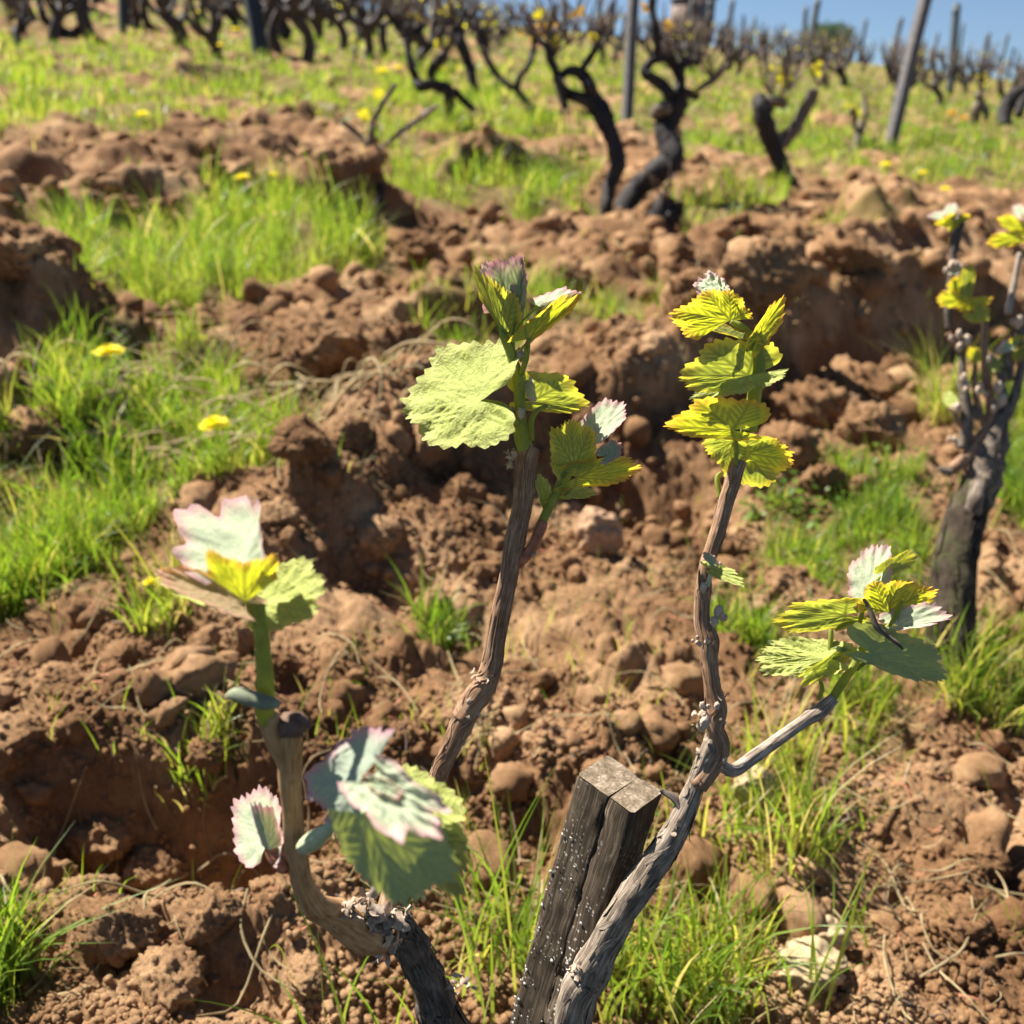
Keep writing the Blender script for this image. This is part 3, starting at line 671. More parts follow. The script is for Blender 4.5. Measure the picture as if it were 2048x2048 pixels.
# outline of the stake with a wedge-shaped split running down from the top
def stake_ring(s):
    wd = max(0., 1-s/.115); wd = wd**.7; dep = .93*wd+.002; gw = .016*wd+.001; c0 = .585
    pr = [(0, .06), (.035, 0)]; pr += [(c0*t, 0) for t in (.25, .5, .75, .93)]; pr += [(c0-gw, .0), (c0+.004, dep*.5), (c0+.012, dep), (c0+gw*.4+.008, dep*.5), (c0+gw, .0)]
    pr += [(.8, 0), (.92, 0), (.965, 0), (1, .06)]; pr += [(1, t) for t in (.3, .65, .95)]; pr += [(.97, 1)]+[(t, 1) for t in (.75, .45, .15, .03)]; pr += [(0, t) for t in (.95, .65, .3)]
    return pr
mb = MB(); rings = []; ss = np.concatenate([np.linspace(0, .14, 40), np.linspace(.15, Ls+.03, 40)])
for s in ss:
    pr = np.array(stake_ring(s)); q = cl+axis*s+pr[:, :1]*e1+pr[:, 1:]*e2
    if s == 0: q = q+0
    kx = np.arange(len(pr)); q = q+(.0011*perlin(kx*1.9+.3, np.full(len(pr), s*60.), 8)+.0016*perlin(kx*.6+4, np.full(len(pr), s*24.), 9))[:, None]*(e1/np.linalg.norm(e1))-(.0009*perlin(kx*1.3+7, np.full(len(pr), s*80.), 18))[:, None]*(e2/np.linalg.norm(e2))
    rings.append(q)
k = len(rings[0]); V = np.concatenate(rings); f = []
for i in range(len(ss)-1):
    for j in range(k): f.append(np.array([i*k+j, i*k+(j+1) % k, (i+1)*k+(j+1) % k, (i+1)*k+j])[::-1])
per = np.concatenate([[0], np.cumsum(np.linalg.norm(np.diff(np.array(stake_ring(.2))*[.042, .024], axis=0), axis=1))])
uvs = np.concatenate([np.stack([per, np.full(k, s)], 1) for s in ss])
lich = np.concatenate([np.clip(.25+.55*(np.arange(k) < 3)+.9*(s > .04)*(np.arange(k) < 13)*(np.clip(s*7, 0, 1)), 0, 1)*np.ones(k) for s in ss])
mb.add(V, f, uvs, 0, lichen=lich); build(mb, 'post_body', M_STAKE, sx, smooth=False)
mb = MB(); up_ = -axis*.0004
pr = np.array(stake_ring(0)); rim = cl+pr[:, :1]*e1+pr[:, 1:]*e2+up_
deep = 8; L_i = list(range(0, deep+1))+[i for i in range(deep+1, len(pr)) if (pr[i, 1] == 1 and pr[i, 0] < .6) or pr[i, 0] == 0]; R_i = list(range(deep, deep+11))+[i for i in range(deep+11, len(pr)) if pr[i, 1] == 1 and pr[i, 0] > .6]
for ids in (L_i, R_i):
    ids = list(dict.fromkeys(ids)); v = rim[ids]; v = v+(.0009*perlin(np.arange(len(ids))*.9, np.zeros(len(ids)), 4))[:, None]*-axis; cn = v.mean(0)+.0006*-axis
    mb.add(np.vstack([v, cn]), [np.array([i, (i+1) % len(ids), len(ids)]) for i in range(len(ids))])
build(mb, 'end_grain', M_STAKETOP, sx, smooth=False)
# lichen crusts standing proud of the wood
mb = MB(); rl = random.Random(12)
for k_ in range(150):
    s = rl.uniform(.03, .30)**1.0; u_ = rl.choice([rl.uniform(0, .12), rl.uniform(0, 1), rl.uniform(.80, 1)]) if s > .05 else rl.uniform(0, .25)
    if rl.random() > .35+s*2.2: continue
    c0 = cl+axis*s+e1*u_-e2/np.linalg.norm(e2)*.0006; sz = rl.uniform(.0004, .0012)
    v = IV1*np.array([1, 1, 1])*sz*(1+.35*np.array([[rl.gauss(0, 1)] for _ in IV1])); nf = np.cross(e1, axis); nf /= np.linalg.norm(nf); v = v-.7*(v@nf)[:, None]*nf; mb.add(c0+v, list(IF1))
M_LICHEN = simple('grey white lichen', (.46, .45, .41), .95, .05, 600, .2, .6, .001)
lo = build(mb, 'lichen', M_LICHEN, sx); tag(lo, kind='stuff')

V_BASE = P(*Q(7, 380, 2500), .63); V_BASE[2] = gzn(np.array(V_BASE[0]), np.array(V_BASE[1]))-.01
vine = empty('grape_vine', V_BASE)
tag(vine, 'young grape vine in sharp focus leaning on the square stake, with bursting leafy shoots', 'grape vine')
# old wood: trunk under the frame and the right arm
mb = MB(); p, r = zpts(7, [(455, 1932, .555, 255), (565, 1620, .54, 232), (640, 1470, .533, 205), (760, 1250, .525, 190), (930, 1000, .517, 190), (1060, 800, .512, 178), (1150, 640, .510, 150), (1235, 440, .508, 122), (1310, 240, .505, 120), (1365, 110, .505, 118)])
p = np.vstack([V_BASE, p]); r = np.concatenate([[.022], r]); tube(mb, p, r, 28, 12, rough=.09, seed=3, freq=70, ridge=.2); strips(mb, p, r, 110, .035, .0016, 3, .5)
build(mb, 'trunk', M_ARM, vine)
limb(vine, 'cane', 6, [(200, 1850, .505, 120), (330, 1640, .505, 125), (300, 1500, .503, 118), (310, 1380, .503, 128), (285, 1250, .502, 100), (268, 1100, .502, 105), (268, 1010, .501, 128), (262, 960, .501, 135), (225, 850, .501, 100), (225, 720, .5, 96), (232, 655, .5, 100), (240, 560, .5, 84), (262, 470, .5, 86), (322, 300, .5, 96), (362, 150, .5, 100), (405, 20, .5, 102), (425, -60, .5, 104), (446, -120, .5, 100)], M_CANE, 22, 8, rough=.07, seed=8, freq=90, ridge=.10)
limb(vine, 'cane', 0, [(1441, 1528, .508, 26), (1466, 1541, .520, 27), (1510, 1512, .535, 27), (1560, 1477, .546, 26), (1610, 1440, .556, 27), (1640, 1422, .56, 30), (1668, 1396, .56, 24)], M_WHITECANE, 18, 7, rough=.05, seed=12, freq=80, ridge=.10, label='silvery side cane')
limb(vine, 'spur', 7, [(1155, 560, .508, 60), (1130, 520, .509, 58), (1085, 480, .51, 50), (1045, 462, .511, 34), (1020, 445, .511, 22)], M_ARMDARK, 12, 6, rough=.2, seed=4, freq=200)
# left arm
mb = MB(); p, r = zpts(4, [(1420, 2010, .56, 270), (1330, 1780, .545, 240), (1230, 1560, .53, 225), (1130, 1390, .51, 225), (1030, 1345, .49, 215)])
p = np.vstack([V_BASE+np.array([0, 0, .02]), p]); r = np.concatenate([[.020], r]); tube(mb, p, r, 26, 12, rough=.10, seed=5, freq=75, ridge=.2); strips(mb, p, r, 110, .03, .0015, 5, .5)
build(mb, 'arm', M_ARMDARK, vine, )
limb(vine, 'cane', 4, [(1160, 1400, .512, 110), (1060, 1365, .496, 190), (930, 1400, .476, 228), (800, 1330, .46, 235), (700, 1255, .445, 200), (580, 1200, .425, 170), (510, 1070, .41, 150), (487, 930, .40, 138), (465, 850, .395, 158), (452, 770, .392, 138), (447, 620, .385, 134), (436, 470, .378, 142), (432, 320, .371, 155), (432, 200, .366, 162), (440, 110, .362, 140)], M_CANE_SMOOTH, 22, 8, rough=.10, seed=21, freq=70, ridge=.05, label='smooth ochre cane bent upward')
mb = MB(); c0, _ = zpts(4, [(442, 92, .361, 10)]); d0 = P(*Q(4, 442, 92), .361)
sc = IV2*np.array([.0085, .0075, .0062])*.80; sc = clod_shape(IV3, 4, False)*np.array([.0078, .0070, .0052])*.85; mb.add(d0+sc, list(IF3)); build(mb, 'cut_end', M_SCAR, vine)
limb(vine, 'cane', 4, [(1010, 1330, .49, 130), (1060, 1100, .50, 120), (1200, 760, .503, 115), (1300, 500, .503, 112), (1345, 400, .502, 116), (1400, 270, .5, 118), (1460, 150, .5, 140), (1500, 60, .499, 150), (1540, -20, .499, 140)], M_CANE, 22, 8, rough=.07, seed=31, freq=90, ridge=.10)
limb(vine, 'cane', 0, [(925, 1440, .499, 50), (945, 1405, .499, 52), (970, 1372, .498, 50), (984, 1330, .497, 44), (992, 1272, .496, 40), (1018, 1145, .492, 40), (1030, 1085, .491, 44), (1044, 1018, .489, 40), (1050, 955, .487, 42), (1054, 915, .486, 46), (1062, 893, .486, 40)], M_CANE, 22, 8, rough=.06, seed=33, freq=90, ridge=.09)
# peeling bark on the arm head and nodes
mb = MB(); rl = random.Random(3)
def flakes(z, x, y, D, spread, nn, sz):
    for k_ in range(nn):
        c0 = P(*Q(z, x+rl.gauss(0, spread[0]), y+rl.gauss(0, spread[1])), D+rl.uniform(-.004, .006)); a = np.array([rl.gauss(0, 1) for _ in range(3)]); a /= np.linalg.norm(a)
        b_ = np.cross(a, [rl.gauss(0, 1), rl.gauss(0, 1), 1]); b_ /= np.linalg.norm(b_); c_ = np.cross(a, b_); s1, s2 = sz*rl.uniform(.6, 2), sz*rl.uniform(.3, .8)
        s1, s2 = sz*rl.uniform(.5, 1.5), sz*rl.uniform(.4, 1.1); cu = rl.uniform(-.5, .7)
        v = [c0+a*s1*(t+rl.gauss(0, .12))+b_*s2*(u_*(1-.4*abs(t)*rl.random())+rl.gauss(0, .14))+c_*s1*cu*(t*t)+c_*s2*(.25*u_*u_+rl.gauss(0, .12)) for t in (-1, -.4, .3, 1) for u_ in (-1, 0, 1)]
        mb.add(v, [np.array([3*i_+j_, 3*i_+j_+1, 3*i_+j_+4, 3*i_+j_+3]) for i_ in range(3) for j_ in (0, 1)])
flakes(4, 940, 1270, .464, (80, 45), 60, .0030); flakes(4, 760, 1225, .440, (60, 30), 40, .0020); flakes(4, 1010, 1340, .474, (40, 55), 24, .0030); flakes(4, 1000, 1400, .480, (40, 70), 22, .0020); flakes(4, 890, 1160, .468, (30, 25), 8, .0026)
flakes(4, 1460, 1690, .535, (45, 25), 14, .0018); flakes(6, 225, 1440, .498, (20, 30), 7, .0013); flakes(6, 330, 1420, .5, (26, 80), 12, .0012); flakes(6, 250, 1640, .502, (40, 60), 10, .0012)
flakes(1, 890, 1620, .482, (25, 40), 12, .0014); flakes(0, 935, 1425, .494, (10, 16), 14, .0014); flakes(0, 975, 1352, .493, (12, 6), 8, .0015); flakes(7, 1160, 690, .502, (30, 25), 10, .0016); flakes(7, 470, 1600, .53, (30, 40), 8, .0018); flakes(0, 1062, 1105, .488, (8, 8), 10, .0012)
o = build(mb, 'bark_flakes', M_FLAKE, vine); tag(o, kind='stuff')
# downy buds on the right cane
for z, x, y, D, s in ((6, 295, 845, .494, .0052), (6, 340, 822, .495, .003), (6, 195, 955, .494, .0026), (6, 255, 965, .493, .0026), (6, 215, 1430, .494, .0058), (6, 250, 1370, .494, .0045), (6, 225, 640, .493, .0038), (6, 300, 490, .493, .0034), (6, 345, 1690, .5, .004), (1, 965, 1270, .478, .0042), (1, 960, 890, .479, .0038)):
    mb = MB(); c0 = P(*Q(z, x, y), D+.0012); rn = np.random.default_rng(int(x*7+y)); 
    for q_ in range(4): d_ = IV3*(1+.25*fbm(IV3[:, 0]*2+q_, IV3[:, 1]*2+IV3[:, 2]*2+x, int(y) % 50, 3))[:, None]; mb.add(c0+rn.normal(0, .38, 3)*s+d_*s*rn.uniform(.28, .55)*np.array([.8, .7, 1.2]), list(IF3))
    build(mb, 'bud', M_BUD, vine)
def shoot(z, stems, label=None, m=M_STEM):
    """stems: list of (points, ...) swept together as one green shoot"""
    mb = MB()
    for k_, lst in enumerate(stems): p, r = zpts(z, lst); tube(mb, p, r, 14, 7, rough=.04, seed=k_+40, freq=60)
    o = build(mb, 'shoot', m, vine)
    if label: o['label'] = label
    return o
# --- tall middle shoot
s1 = shoot(1, [[(1010, 1580, .485, 120), (985, 1480, .484, 132), (968, 1380, .483, 120), (966, 1260, .482, 92), (958, 1100, .481, 88), (935, 960, .48, 86), (890, 820, .479, 80), (850, 720, .478, 74), (838, 660, .478, 60)],
               [(940, 1370, .478, 66), (890, 1290, .476, 60), (840, 1230, .475, 48), (760, 1205, .476, 30), (690, 1192, .477, 22)], [(1060, 1490, .482, 30), (1050, 1350, .481, 48), (1090, 1270, .482, 40), (1170, 1230, .485, 30)],
               [(975, 1000, .478, 40), (1010, 880, .477, 52), (1020, 790, .476, 48), (1030, 735, .476, 30)], [(930, 980, .479, 26), (915, 760, .478, 26), (920, 610, .478, 22), (900, 560, .478, 12)],
               [(955, 745, .476, 14), (940, 680, .476, 16), (980, 610, .476, 14), (1060, 530, .475, 14), (1150, 488, .474, 10)]], 'tall green shoot on the middle cane')
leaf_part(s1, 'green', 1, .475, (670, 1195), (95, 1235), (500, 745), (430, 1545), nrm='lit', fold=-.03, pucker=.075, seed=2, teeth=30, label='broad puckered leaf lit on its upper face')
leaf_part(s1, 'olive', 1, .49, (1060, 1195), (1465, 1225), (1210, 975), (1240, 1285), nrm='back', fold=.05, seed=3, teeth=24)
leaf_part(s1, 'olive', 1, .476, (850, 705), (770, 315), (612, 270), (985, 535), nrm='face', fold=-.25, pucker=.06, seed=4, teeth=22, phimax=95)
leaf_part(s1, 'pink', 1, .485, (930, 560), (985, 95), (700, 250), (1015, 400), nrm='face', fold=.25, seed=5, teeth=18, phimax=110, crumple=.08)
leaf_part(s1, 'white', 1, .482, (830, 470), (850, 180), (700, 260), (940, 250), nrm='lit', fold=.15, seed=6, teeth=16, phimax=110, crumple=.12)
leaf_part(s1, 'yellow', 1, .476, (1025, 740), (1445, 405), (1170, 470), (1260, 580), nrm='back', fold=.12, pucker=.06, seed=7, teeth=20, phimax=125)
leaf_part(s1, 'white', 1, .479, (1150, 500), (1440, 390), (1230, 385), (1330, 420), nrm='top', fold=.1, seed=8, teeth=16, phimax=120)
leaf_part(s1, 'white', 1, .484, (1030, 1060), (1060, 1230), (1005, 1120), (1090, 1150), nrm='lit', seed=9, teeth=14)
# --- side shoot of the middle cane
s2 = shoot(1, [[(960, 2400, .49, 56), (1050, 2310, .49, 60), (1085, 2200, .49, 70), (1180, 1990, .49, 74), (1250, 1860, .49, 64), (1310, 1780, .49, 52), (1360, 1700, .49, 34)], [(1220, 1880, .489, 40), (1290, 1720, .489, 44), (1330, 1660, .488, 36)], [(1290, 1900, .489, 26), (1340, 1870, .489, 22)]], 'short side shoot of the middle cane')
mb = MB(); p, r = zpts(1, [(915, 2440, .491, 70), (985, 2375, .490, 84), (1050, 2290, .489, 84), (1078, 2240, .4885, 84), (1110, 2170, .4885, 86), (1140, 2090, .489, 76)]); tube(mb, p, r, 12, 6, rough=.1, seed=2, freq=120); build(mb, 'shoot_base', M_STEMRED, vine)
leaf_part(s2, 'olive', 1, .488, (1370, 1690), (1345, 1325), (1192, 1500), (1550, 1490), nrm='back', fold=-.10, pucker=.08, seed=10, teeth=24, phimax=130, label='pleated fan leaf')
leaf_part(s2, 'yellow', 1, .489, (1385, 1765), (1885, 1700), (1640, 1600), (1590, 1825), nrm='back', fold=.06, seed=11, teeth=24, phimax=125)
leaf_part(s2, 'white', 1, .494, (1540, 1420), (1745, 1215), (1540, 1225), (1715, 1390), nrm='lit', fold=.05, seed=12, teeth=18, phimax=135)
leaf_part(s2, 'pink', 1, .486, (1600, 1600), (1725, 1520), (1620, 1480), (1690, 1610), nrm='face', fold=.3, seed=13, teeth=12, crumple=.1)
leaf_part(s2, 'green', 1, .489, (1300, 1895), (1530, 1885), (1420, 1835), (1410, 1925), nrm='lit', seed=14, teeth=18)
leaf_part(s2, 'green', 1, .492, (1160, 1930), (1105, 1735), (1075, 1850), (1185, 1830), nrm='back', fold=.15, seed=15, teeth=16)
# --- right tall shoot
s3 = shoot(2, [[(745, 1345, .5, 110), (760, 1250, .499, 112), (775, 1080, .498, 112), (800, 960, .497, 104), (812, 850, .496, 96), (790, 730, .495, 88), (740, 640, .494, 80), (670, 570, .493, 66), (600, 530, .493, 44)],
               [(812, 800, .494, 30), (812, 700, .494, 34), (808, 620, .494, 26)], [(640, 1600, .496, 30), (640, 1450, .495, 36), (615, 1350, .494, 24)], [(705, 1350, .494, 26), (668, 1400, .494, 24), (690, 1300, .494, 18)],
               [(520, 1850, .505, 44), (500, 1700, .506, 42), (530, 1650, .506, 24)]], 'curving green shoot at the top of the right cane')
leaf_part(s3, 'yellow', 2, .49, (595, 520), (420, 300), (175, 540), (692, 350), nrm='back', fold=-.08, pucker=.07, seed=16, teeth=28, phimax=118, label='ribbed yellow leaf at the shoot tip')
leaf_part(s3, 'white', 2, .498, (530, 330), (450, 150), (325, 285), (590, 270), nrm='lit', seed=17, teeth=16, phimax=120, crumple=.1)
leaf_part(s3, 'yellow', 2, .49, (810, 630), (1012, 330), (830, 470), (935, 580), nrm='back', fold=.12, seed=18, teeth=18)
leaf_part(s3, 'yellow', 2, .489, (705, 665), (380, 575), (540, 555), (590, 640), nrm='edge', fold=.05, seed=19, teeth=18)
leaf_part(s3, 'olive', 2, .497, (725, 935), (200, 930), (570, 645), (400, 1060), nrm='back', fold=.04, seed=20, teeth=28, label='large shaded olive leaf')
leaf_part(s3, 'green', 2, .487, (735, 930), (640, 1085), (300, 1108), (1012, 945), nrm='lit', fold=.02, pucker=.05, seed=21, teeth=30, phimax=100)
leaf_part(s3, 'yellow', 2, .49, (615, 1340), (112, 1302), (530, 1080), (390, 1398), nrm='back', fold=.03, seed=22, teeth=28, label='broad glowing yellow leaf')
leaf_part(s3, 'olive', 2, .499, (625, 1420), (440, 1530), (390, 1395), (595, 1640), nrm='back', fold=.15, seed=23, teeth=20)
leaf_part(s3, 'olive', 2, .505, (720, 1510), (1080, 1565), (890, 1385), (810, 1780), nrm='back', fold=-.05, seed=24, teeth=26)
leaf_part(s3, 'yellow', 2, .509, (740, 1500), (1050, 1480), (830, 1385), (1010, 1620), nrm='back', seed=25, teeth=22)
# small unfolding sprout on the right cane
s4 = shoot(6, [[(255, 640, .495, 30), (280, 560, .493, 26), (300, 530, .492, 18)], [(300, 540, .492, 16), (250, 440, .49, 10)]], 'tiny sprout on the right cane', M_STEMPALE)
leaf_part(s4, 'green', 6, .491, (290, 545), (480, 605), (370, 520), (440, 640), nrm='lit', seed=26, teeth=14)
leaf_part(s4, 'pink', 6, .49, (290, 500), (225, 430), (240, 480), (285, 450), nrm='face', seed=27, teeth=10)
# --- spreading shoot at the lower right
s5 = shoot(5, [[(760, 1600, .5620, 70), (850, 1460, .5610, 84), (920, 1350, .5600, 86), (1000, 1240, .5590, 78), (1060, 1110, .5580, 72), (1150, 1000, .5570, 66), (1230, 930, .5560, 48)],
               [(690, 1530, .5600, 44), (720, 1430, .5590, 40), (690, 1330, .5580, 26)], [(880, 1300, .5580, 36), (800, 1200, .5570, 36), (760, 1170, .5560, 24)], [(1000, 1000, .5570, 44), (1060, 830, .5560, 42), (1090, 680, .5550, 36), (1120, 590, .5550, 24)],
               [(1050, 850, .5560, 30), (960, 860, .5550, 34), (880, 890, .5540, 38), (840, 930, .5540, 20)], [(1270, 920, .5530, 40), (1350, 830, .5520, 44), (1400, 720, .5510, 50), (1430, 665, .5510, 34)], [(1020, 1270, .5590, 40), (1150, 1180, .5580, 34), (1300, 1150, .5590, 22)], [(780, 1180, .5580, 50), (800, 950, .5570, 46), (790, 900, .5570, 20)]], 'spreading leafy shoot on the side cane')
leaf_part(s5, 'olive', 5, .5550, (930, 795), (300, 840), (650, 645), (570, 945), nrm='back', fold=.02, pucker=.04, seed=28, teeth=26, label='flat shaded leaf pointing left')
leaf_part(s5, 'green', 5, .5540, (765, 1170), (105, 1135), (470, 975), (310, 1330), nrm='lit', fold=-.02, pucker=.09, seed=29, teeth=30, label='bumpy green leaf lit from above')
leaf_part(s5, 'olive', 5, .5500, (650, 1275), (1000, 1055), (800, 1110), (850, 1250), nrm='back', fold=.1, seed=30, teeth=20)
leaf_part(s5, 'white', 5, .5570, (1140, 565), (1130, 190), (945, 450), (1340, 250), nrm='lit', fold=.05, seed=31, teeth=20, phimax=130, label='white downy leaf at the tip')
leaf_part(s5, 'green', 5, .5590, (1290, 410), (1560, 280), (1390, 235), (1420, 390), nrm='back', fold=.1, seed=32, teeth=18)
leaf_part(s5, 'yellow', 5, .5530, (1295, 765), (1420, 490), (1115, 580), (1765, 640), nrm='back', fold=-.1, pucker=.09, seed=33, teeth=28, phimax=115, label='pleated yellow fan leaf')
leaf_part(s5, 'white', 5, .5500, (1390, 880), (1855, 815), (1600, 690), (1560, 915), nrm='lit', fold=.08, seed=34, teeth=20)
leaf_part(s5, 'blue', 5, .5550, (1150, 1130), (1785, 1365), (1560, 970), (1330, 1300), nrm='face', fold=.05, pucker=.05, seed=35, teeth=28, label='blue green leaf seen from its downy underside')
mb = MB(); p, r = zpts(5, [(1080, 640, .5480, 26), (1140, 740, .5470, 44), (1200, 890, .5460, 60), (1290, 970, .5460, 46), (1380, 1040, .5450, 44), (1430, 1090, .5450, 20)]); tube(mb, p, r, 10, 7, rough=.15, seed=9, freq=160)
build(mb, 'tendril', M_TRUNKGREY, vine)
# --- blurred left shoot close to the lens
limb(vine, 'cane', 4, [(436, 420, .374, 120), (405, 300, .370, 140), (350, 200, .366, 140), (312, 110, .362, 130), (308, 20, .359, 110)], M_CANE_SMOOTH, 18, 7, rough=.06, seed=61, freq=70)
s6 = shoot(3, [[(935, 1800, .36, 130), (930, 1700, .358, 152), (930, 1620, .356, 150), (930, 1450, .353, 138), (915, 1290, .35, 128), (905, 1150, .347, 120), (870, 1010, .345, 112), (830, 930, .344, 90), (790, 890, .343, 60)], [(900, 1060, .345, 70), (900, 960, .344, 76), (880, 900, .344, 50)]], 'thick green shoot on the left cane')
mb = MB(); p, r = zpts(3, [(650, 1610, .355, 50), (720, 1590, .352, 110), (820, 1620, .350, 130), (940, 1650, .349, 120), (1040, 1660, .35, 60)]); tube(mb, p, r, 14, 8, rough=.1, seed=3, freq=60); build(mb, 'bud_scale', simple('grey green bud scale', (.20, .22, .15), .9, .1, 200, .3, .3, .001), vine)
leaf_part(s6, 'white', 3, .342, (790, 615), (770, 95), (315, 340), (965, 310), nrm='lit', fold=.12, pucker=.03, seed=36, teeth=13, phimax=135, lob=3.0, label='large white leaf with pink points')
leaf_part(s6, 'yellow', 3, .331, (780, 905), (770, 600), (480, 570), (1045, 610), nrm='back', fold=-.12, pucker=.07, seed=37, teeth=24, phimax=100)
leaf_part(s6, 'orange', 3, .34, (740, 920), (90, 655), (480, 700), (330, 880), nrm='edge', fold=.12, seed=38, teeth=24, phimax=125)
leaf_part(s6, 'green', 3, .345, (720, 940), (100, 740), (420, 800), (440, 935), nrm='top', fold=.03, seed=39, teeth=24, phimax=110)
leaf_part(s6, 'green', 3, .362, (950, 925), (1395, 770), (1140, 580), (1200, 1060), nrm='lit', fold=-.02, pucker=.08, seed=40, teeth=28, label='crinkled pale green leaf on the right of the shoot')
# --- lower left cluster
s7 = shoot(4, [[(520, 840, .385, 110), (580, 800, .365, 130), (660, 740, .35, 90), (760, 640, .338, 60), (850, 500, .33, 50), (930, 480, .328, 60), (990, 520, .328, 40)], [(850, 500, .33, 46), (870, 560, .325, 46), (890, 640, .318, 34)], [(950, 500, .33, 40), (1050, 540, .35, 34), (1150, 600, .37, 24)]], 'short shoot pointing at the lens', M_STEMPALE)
leaf_part(s7, 'pink', 4, .322, (845, 470), (490, 440), (870, 85), (725, 780), nrm='left', fold=-.1, seed=41, teeth=16, lob=1.6, phimax=98, label='grey green leaf with crimson edge')
leaf_part(s7, 'white', 4, .305, (950, 440), (1345, 770), (1370, 520), (1020, 760), nrm='lit', fold=.18, seed=42, teeth=11, lob=2.6, crumple=.05, pucker=.02, phimax=125, label='crumpled white and pink leaf')
leaf_part(s7, 'white', 4, .303, (960, 450), (1130, 500), (1010, 420), (1060, 545), nrm='lit', fold=.1, seed=43, teeth=8, crumple=.1)
leaf_part(s7, 'blue', 4, .312, (900, 655), (1120, 1250), (1470, 930), (720, 870), nrm='face', fold=-.08, seed=44, teeth=22, phimax=96, pucker=.07, label='large dark green leaf hanging nearest the lens')
leaf_part(s7, 'green', 4, .372, (1150, 620), (1540, 900), (1420, 470), (1400, 1140), nrm='lit', fold=.02, pucker=.09, seed=45, teeth=30)
s8 = shoot(4, [[(400, 990, .40, 60), (360, 930, .40, 110), (320, 870, .40, 90), (300, 800, .399, 60), (285, 740, .399, 30)]], 'small red based bud left of the ochre cane', M_STEMRED)
leaf_part(s8, 'white', 4, .404, (285, 830), (265, 470), (80, 650), (395, 640), nrm='lit', fold=.06, seed=46, teeth=26, label='round cream young leaf')
leaf_part(s8, 'pink', 4, .396, (300, 860), (225, 570), (185, 680), (335, 690), nrm='face', fold=-.25, seed=47, teeth=10, phimax=110)

# ------------------------------------------------------------------ neighbour vine at the right edge
def poly_at(z, lst, D): return zpts(z, [(a, b, D+(dd if len(rest) else 0), ww) for a, b, ww, *rest in lst for dd in [rest[0] if rest else 0]])
D8 = 1.34
nb = P(*Q(8, 350, 1560), D8); nb[2] = gzn(np.array(nb[0]), np.array(nb[1]))-.02
nv2 = empty('grape_vine', nb); tag(nv2, 'short grey vine with pale pruned canes and mossy stump, cut by the frame edge', 'grape vine')
M_MOSS = None
m, n, o = mat('mossy dark bark'); g = N(n, 'ShaderNodeNewGeometry').outputs['Position']; a1 = noise(n, g, 40, 5, .65); a2 = noise(n, g, 16, 3, .6)
c_ = ramp(n, a1.outputs[0], [(.3, (.018, .013, .010)), (.55, (.055, .042, .030)), (.75, (.14, .11, .08))]).outputs[0]
c_ = mixc(n, mth(n, 'MULTIPLY', ramp(n, mth(n, 'ADD', mth(n, 'MULTIPLY', a2.outputs[0], .6), mth(n, 'MULTIPLY', noise(n, g, 90, 4, .7).outputs[0], .4)), [(.5, (0, 0, 0)), (.66, (1, 1, 1))]).outputs[0], .55), c_, (.060, .085, .018)); princ(n, o, c_, .95, .1, bump(n, a1.outputs[0], 1, .006)); M_MOSS = m
mb = MB(); p, r = zpts(8, [(325, 2060, 1.25, 200), (325, 1920, 1.255, 190), (325, 1780, 1.26, 185), (330, 1600, 1.27, 170), (345, 1400, 1.29, 160), (385, 1240, 1.32, 145), (430, 1120, D8, 120)]); p[0, 2] = min(p[0, 2], float(gzn(p[0, 0], p[0, 1]))-.03); tube(mb, p, r, 22, 9, rough=.16, seed=6, freq=40, ridge=.12); strips(mb, p, r, 90, .06, .005, 6, .3); build(mb, 'stump', M_MOSS, nv2)  # mossy stump; its dark lower length also stands in for the shadow there
mb = MB(); p, r = zpts(8, [(400, 1230, D8, 120), (440, 1130, D8, 130), (462, 1040, D8, 125), (492, 940, D8, 92), (512, 870, D8, 66), (528, 810, D8, 40)]); tube(mb, p, r, 26, 12, rough=.36, seed=7, freq=75, ridge=.22); strips(mb, p, r, 90, .05, .004, 7, .4)
p, r = zpts(8, [(390, 1310, D8-.02, 30), (405, 1250, D8-.03, 55), (420, 1180, D8-.04, 70), (440, 1110, D8-.03, 60)]); tube(mb, p, r, 12, 7, rough=.25, seed=8, freq=70); build(mb, 'trunk', M_TRUNKGREY, nv2)
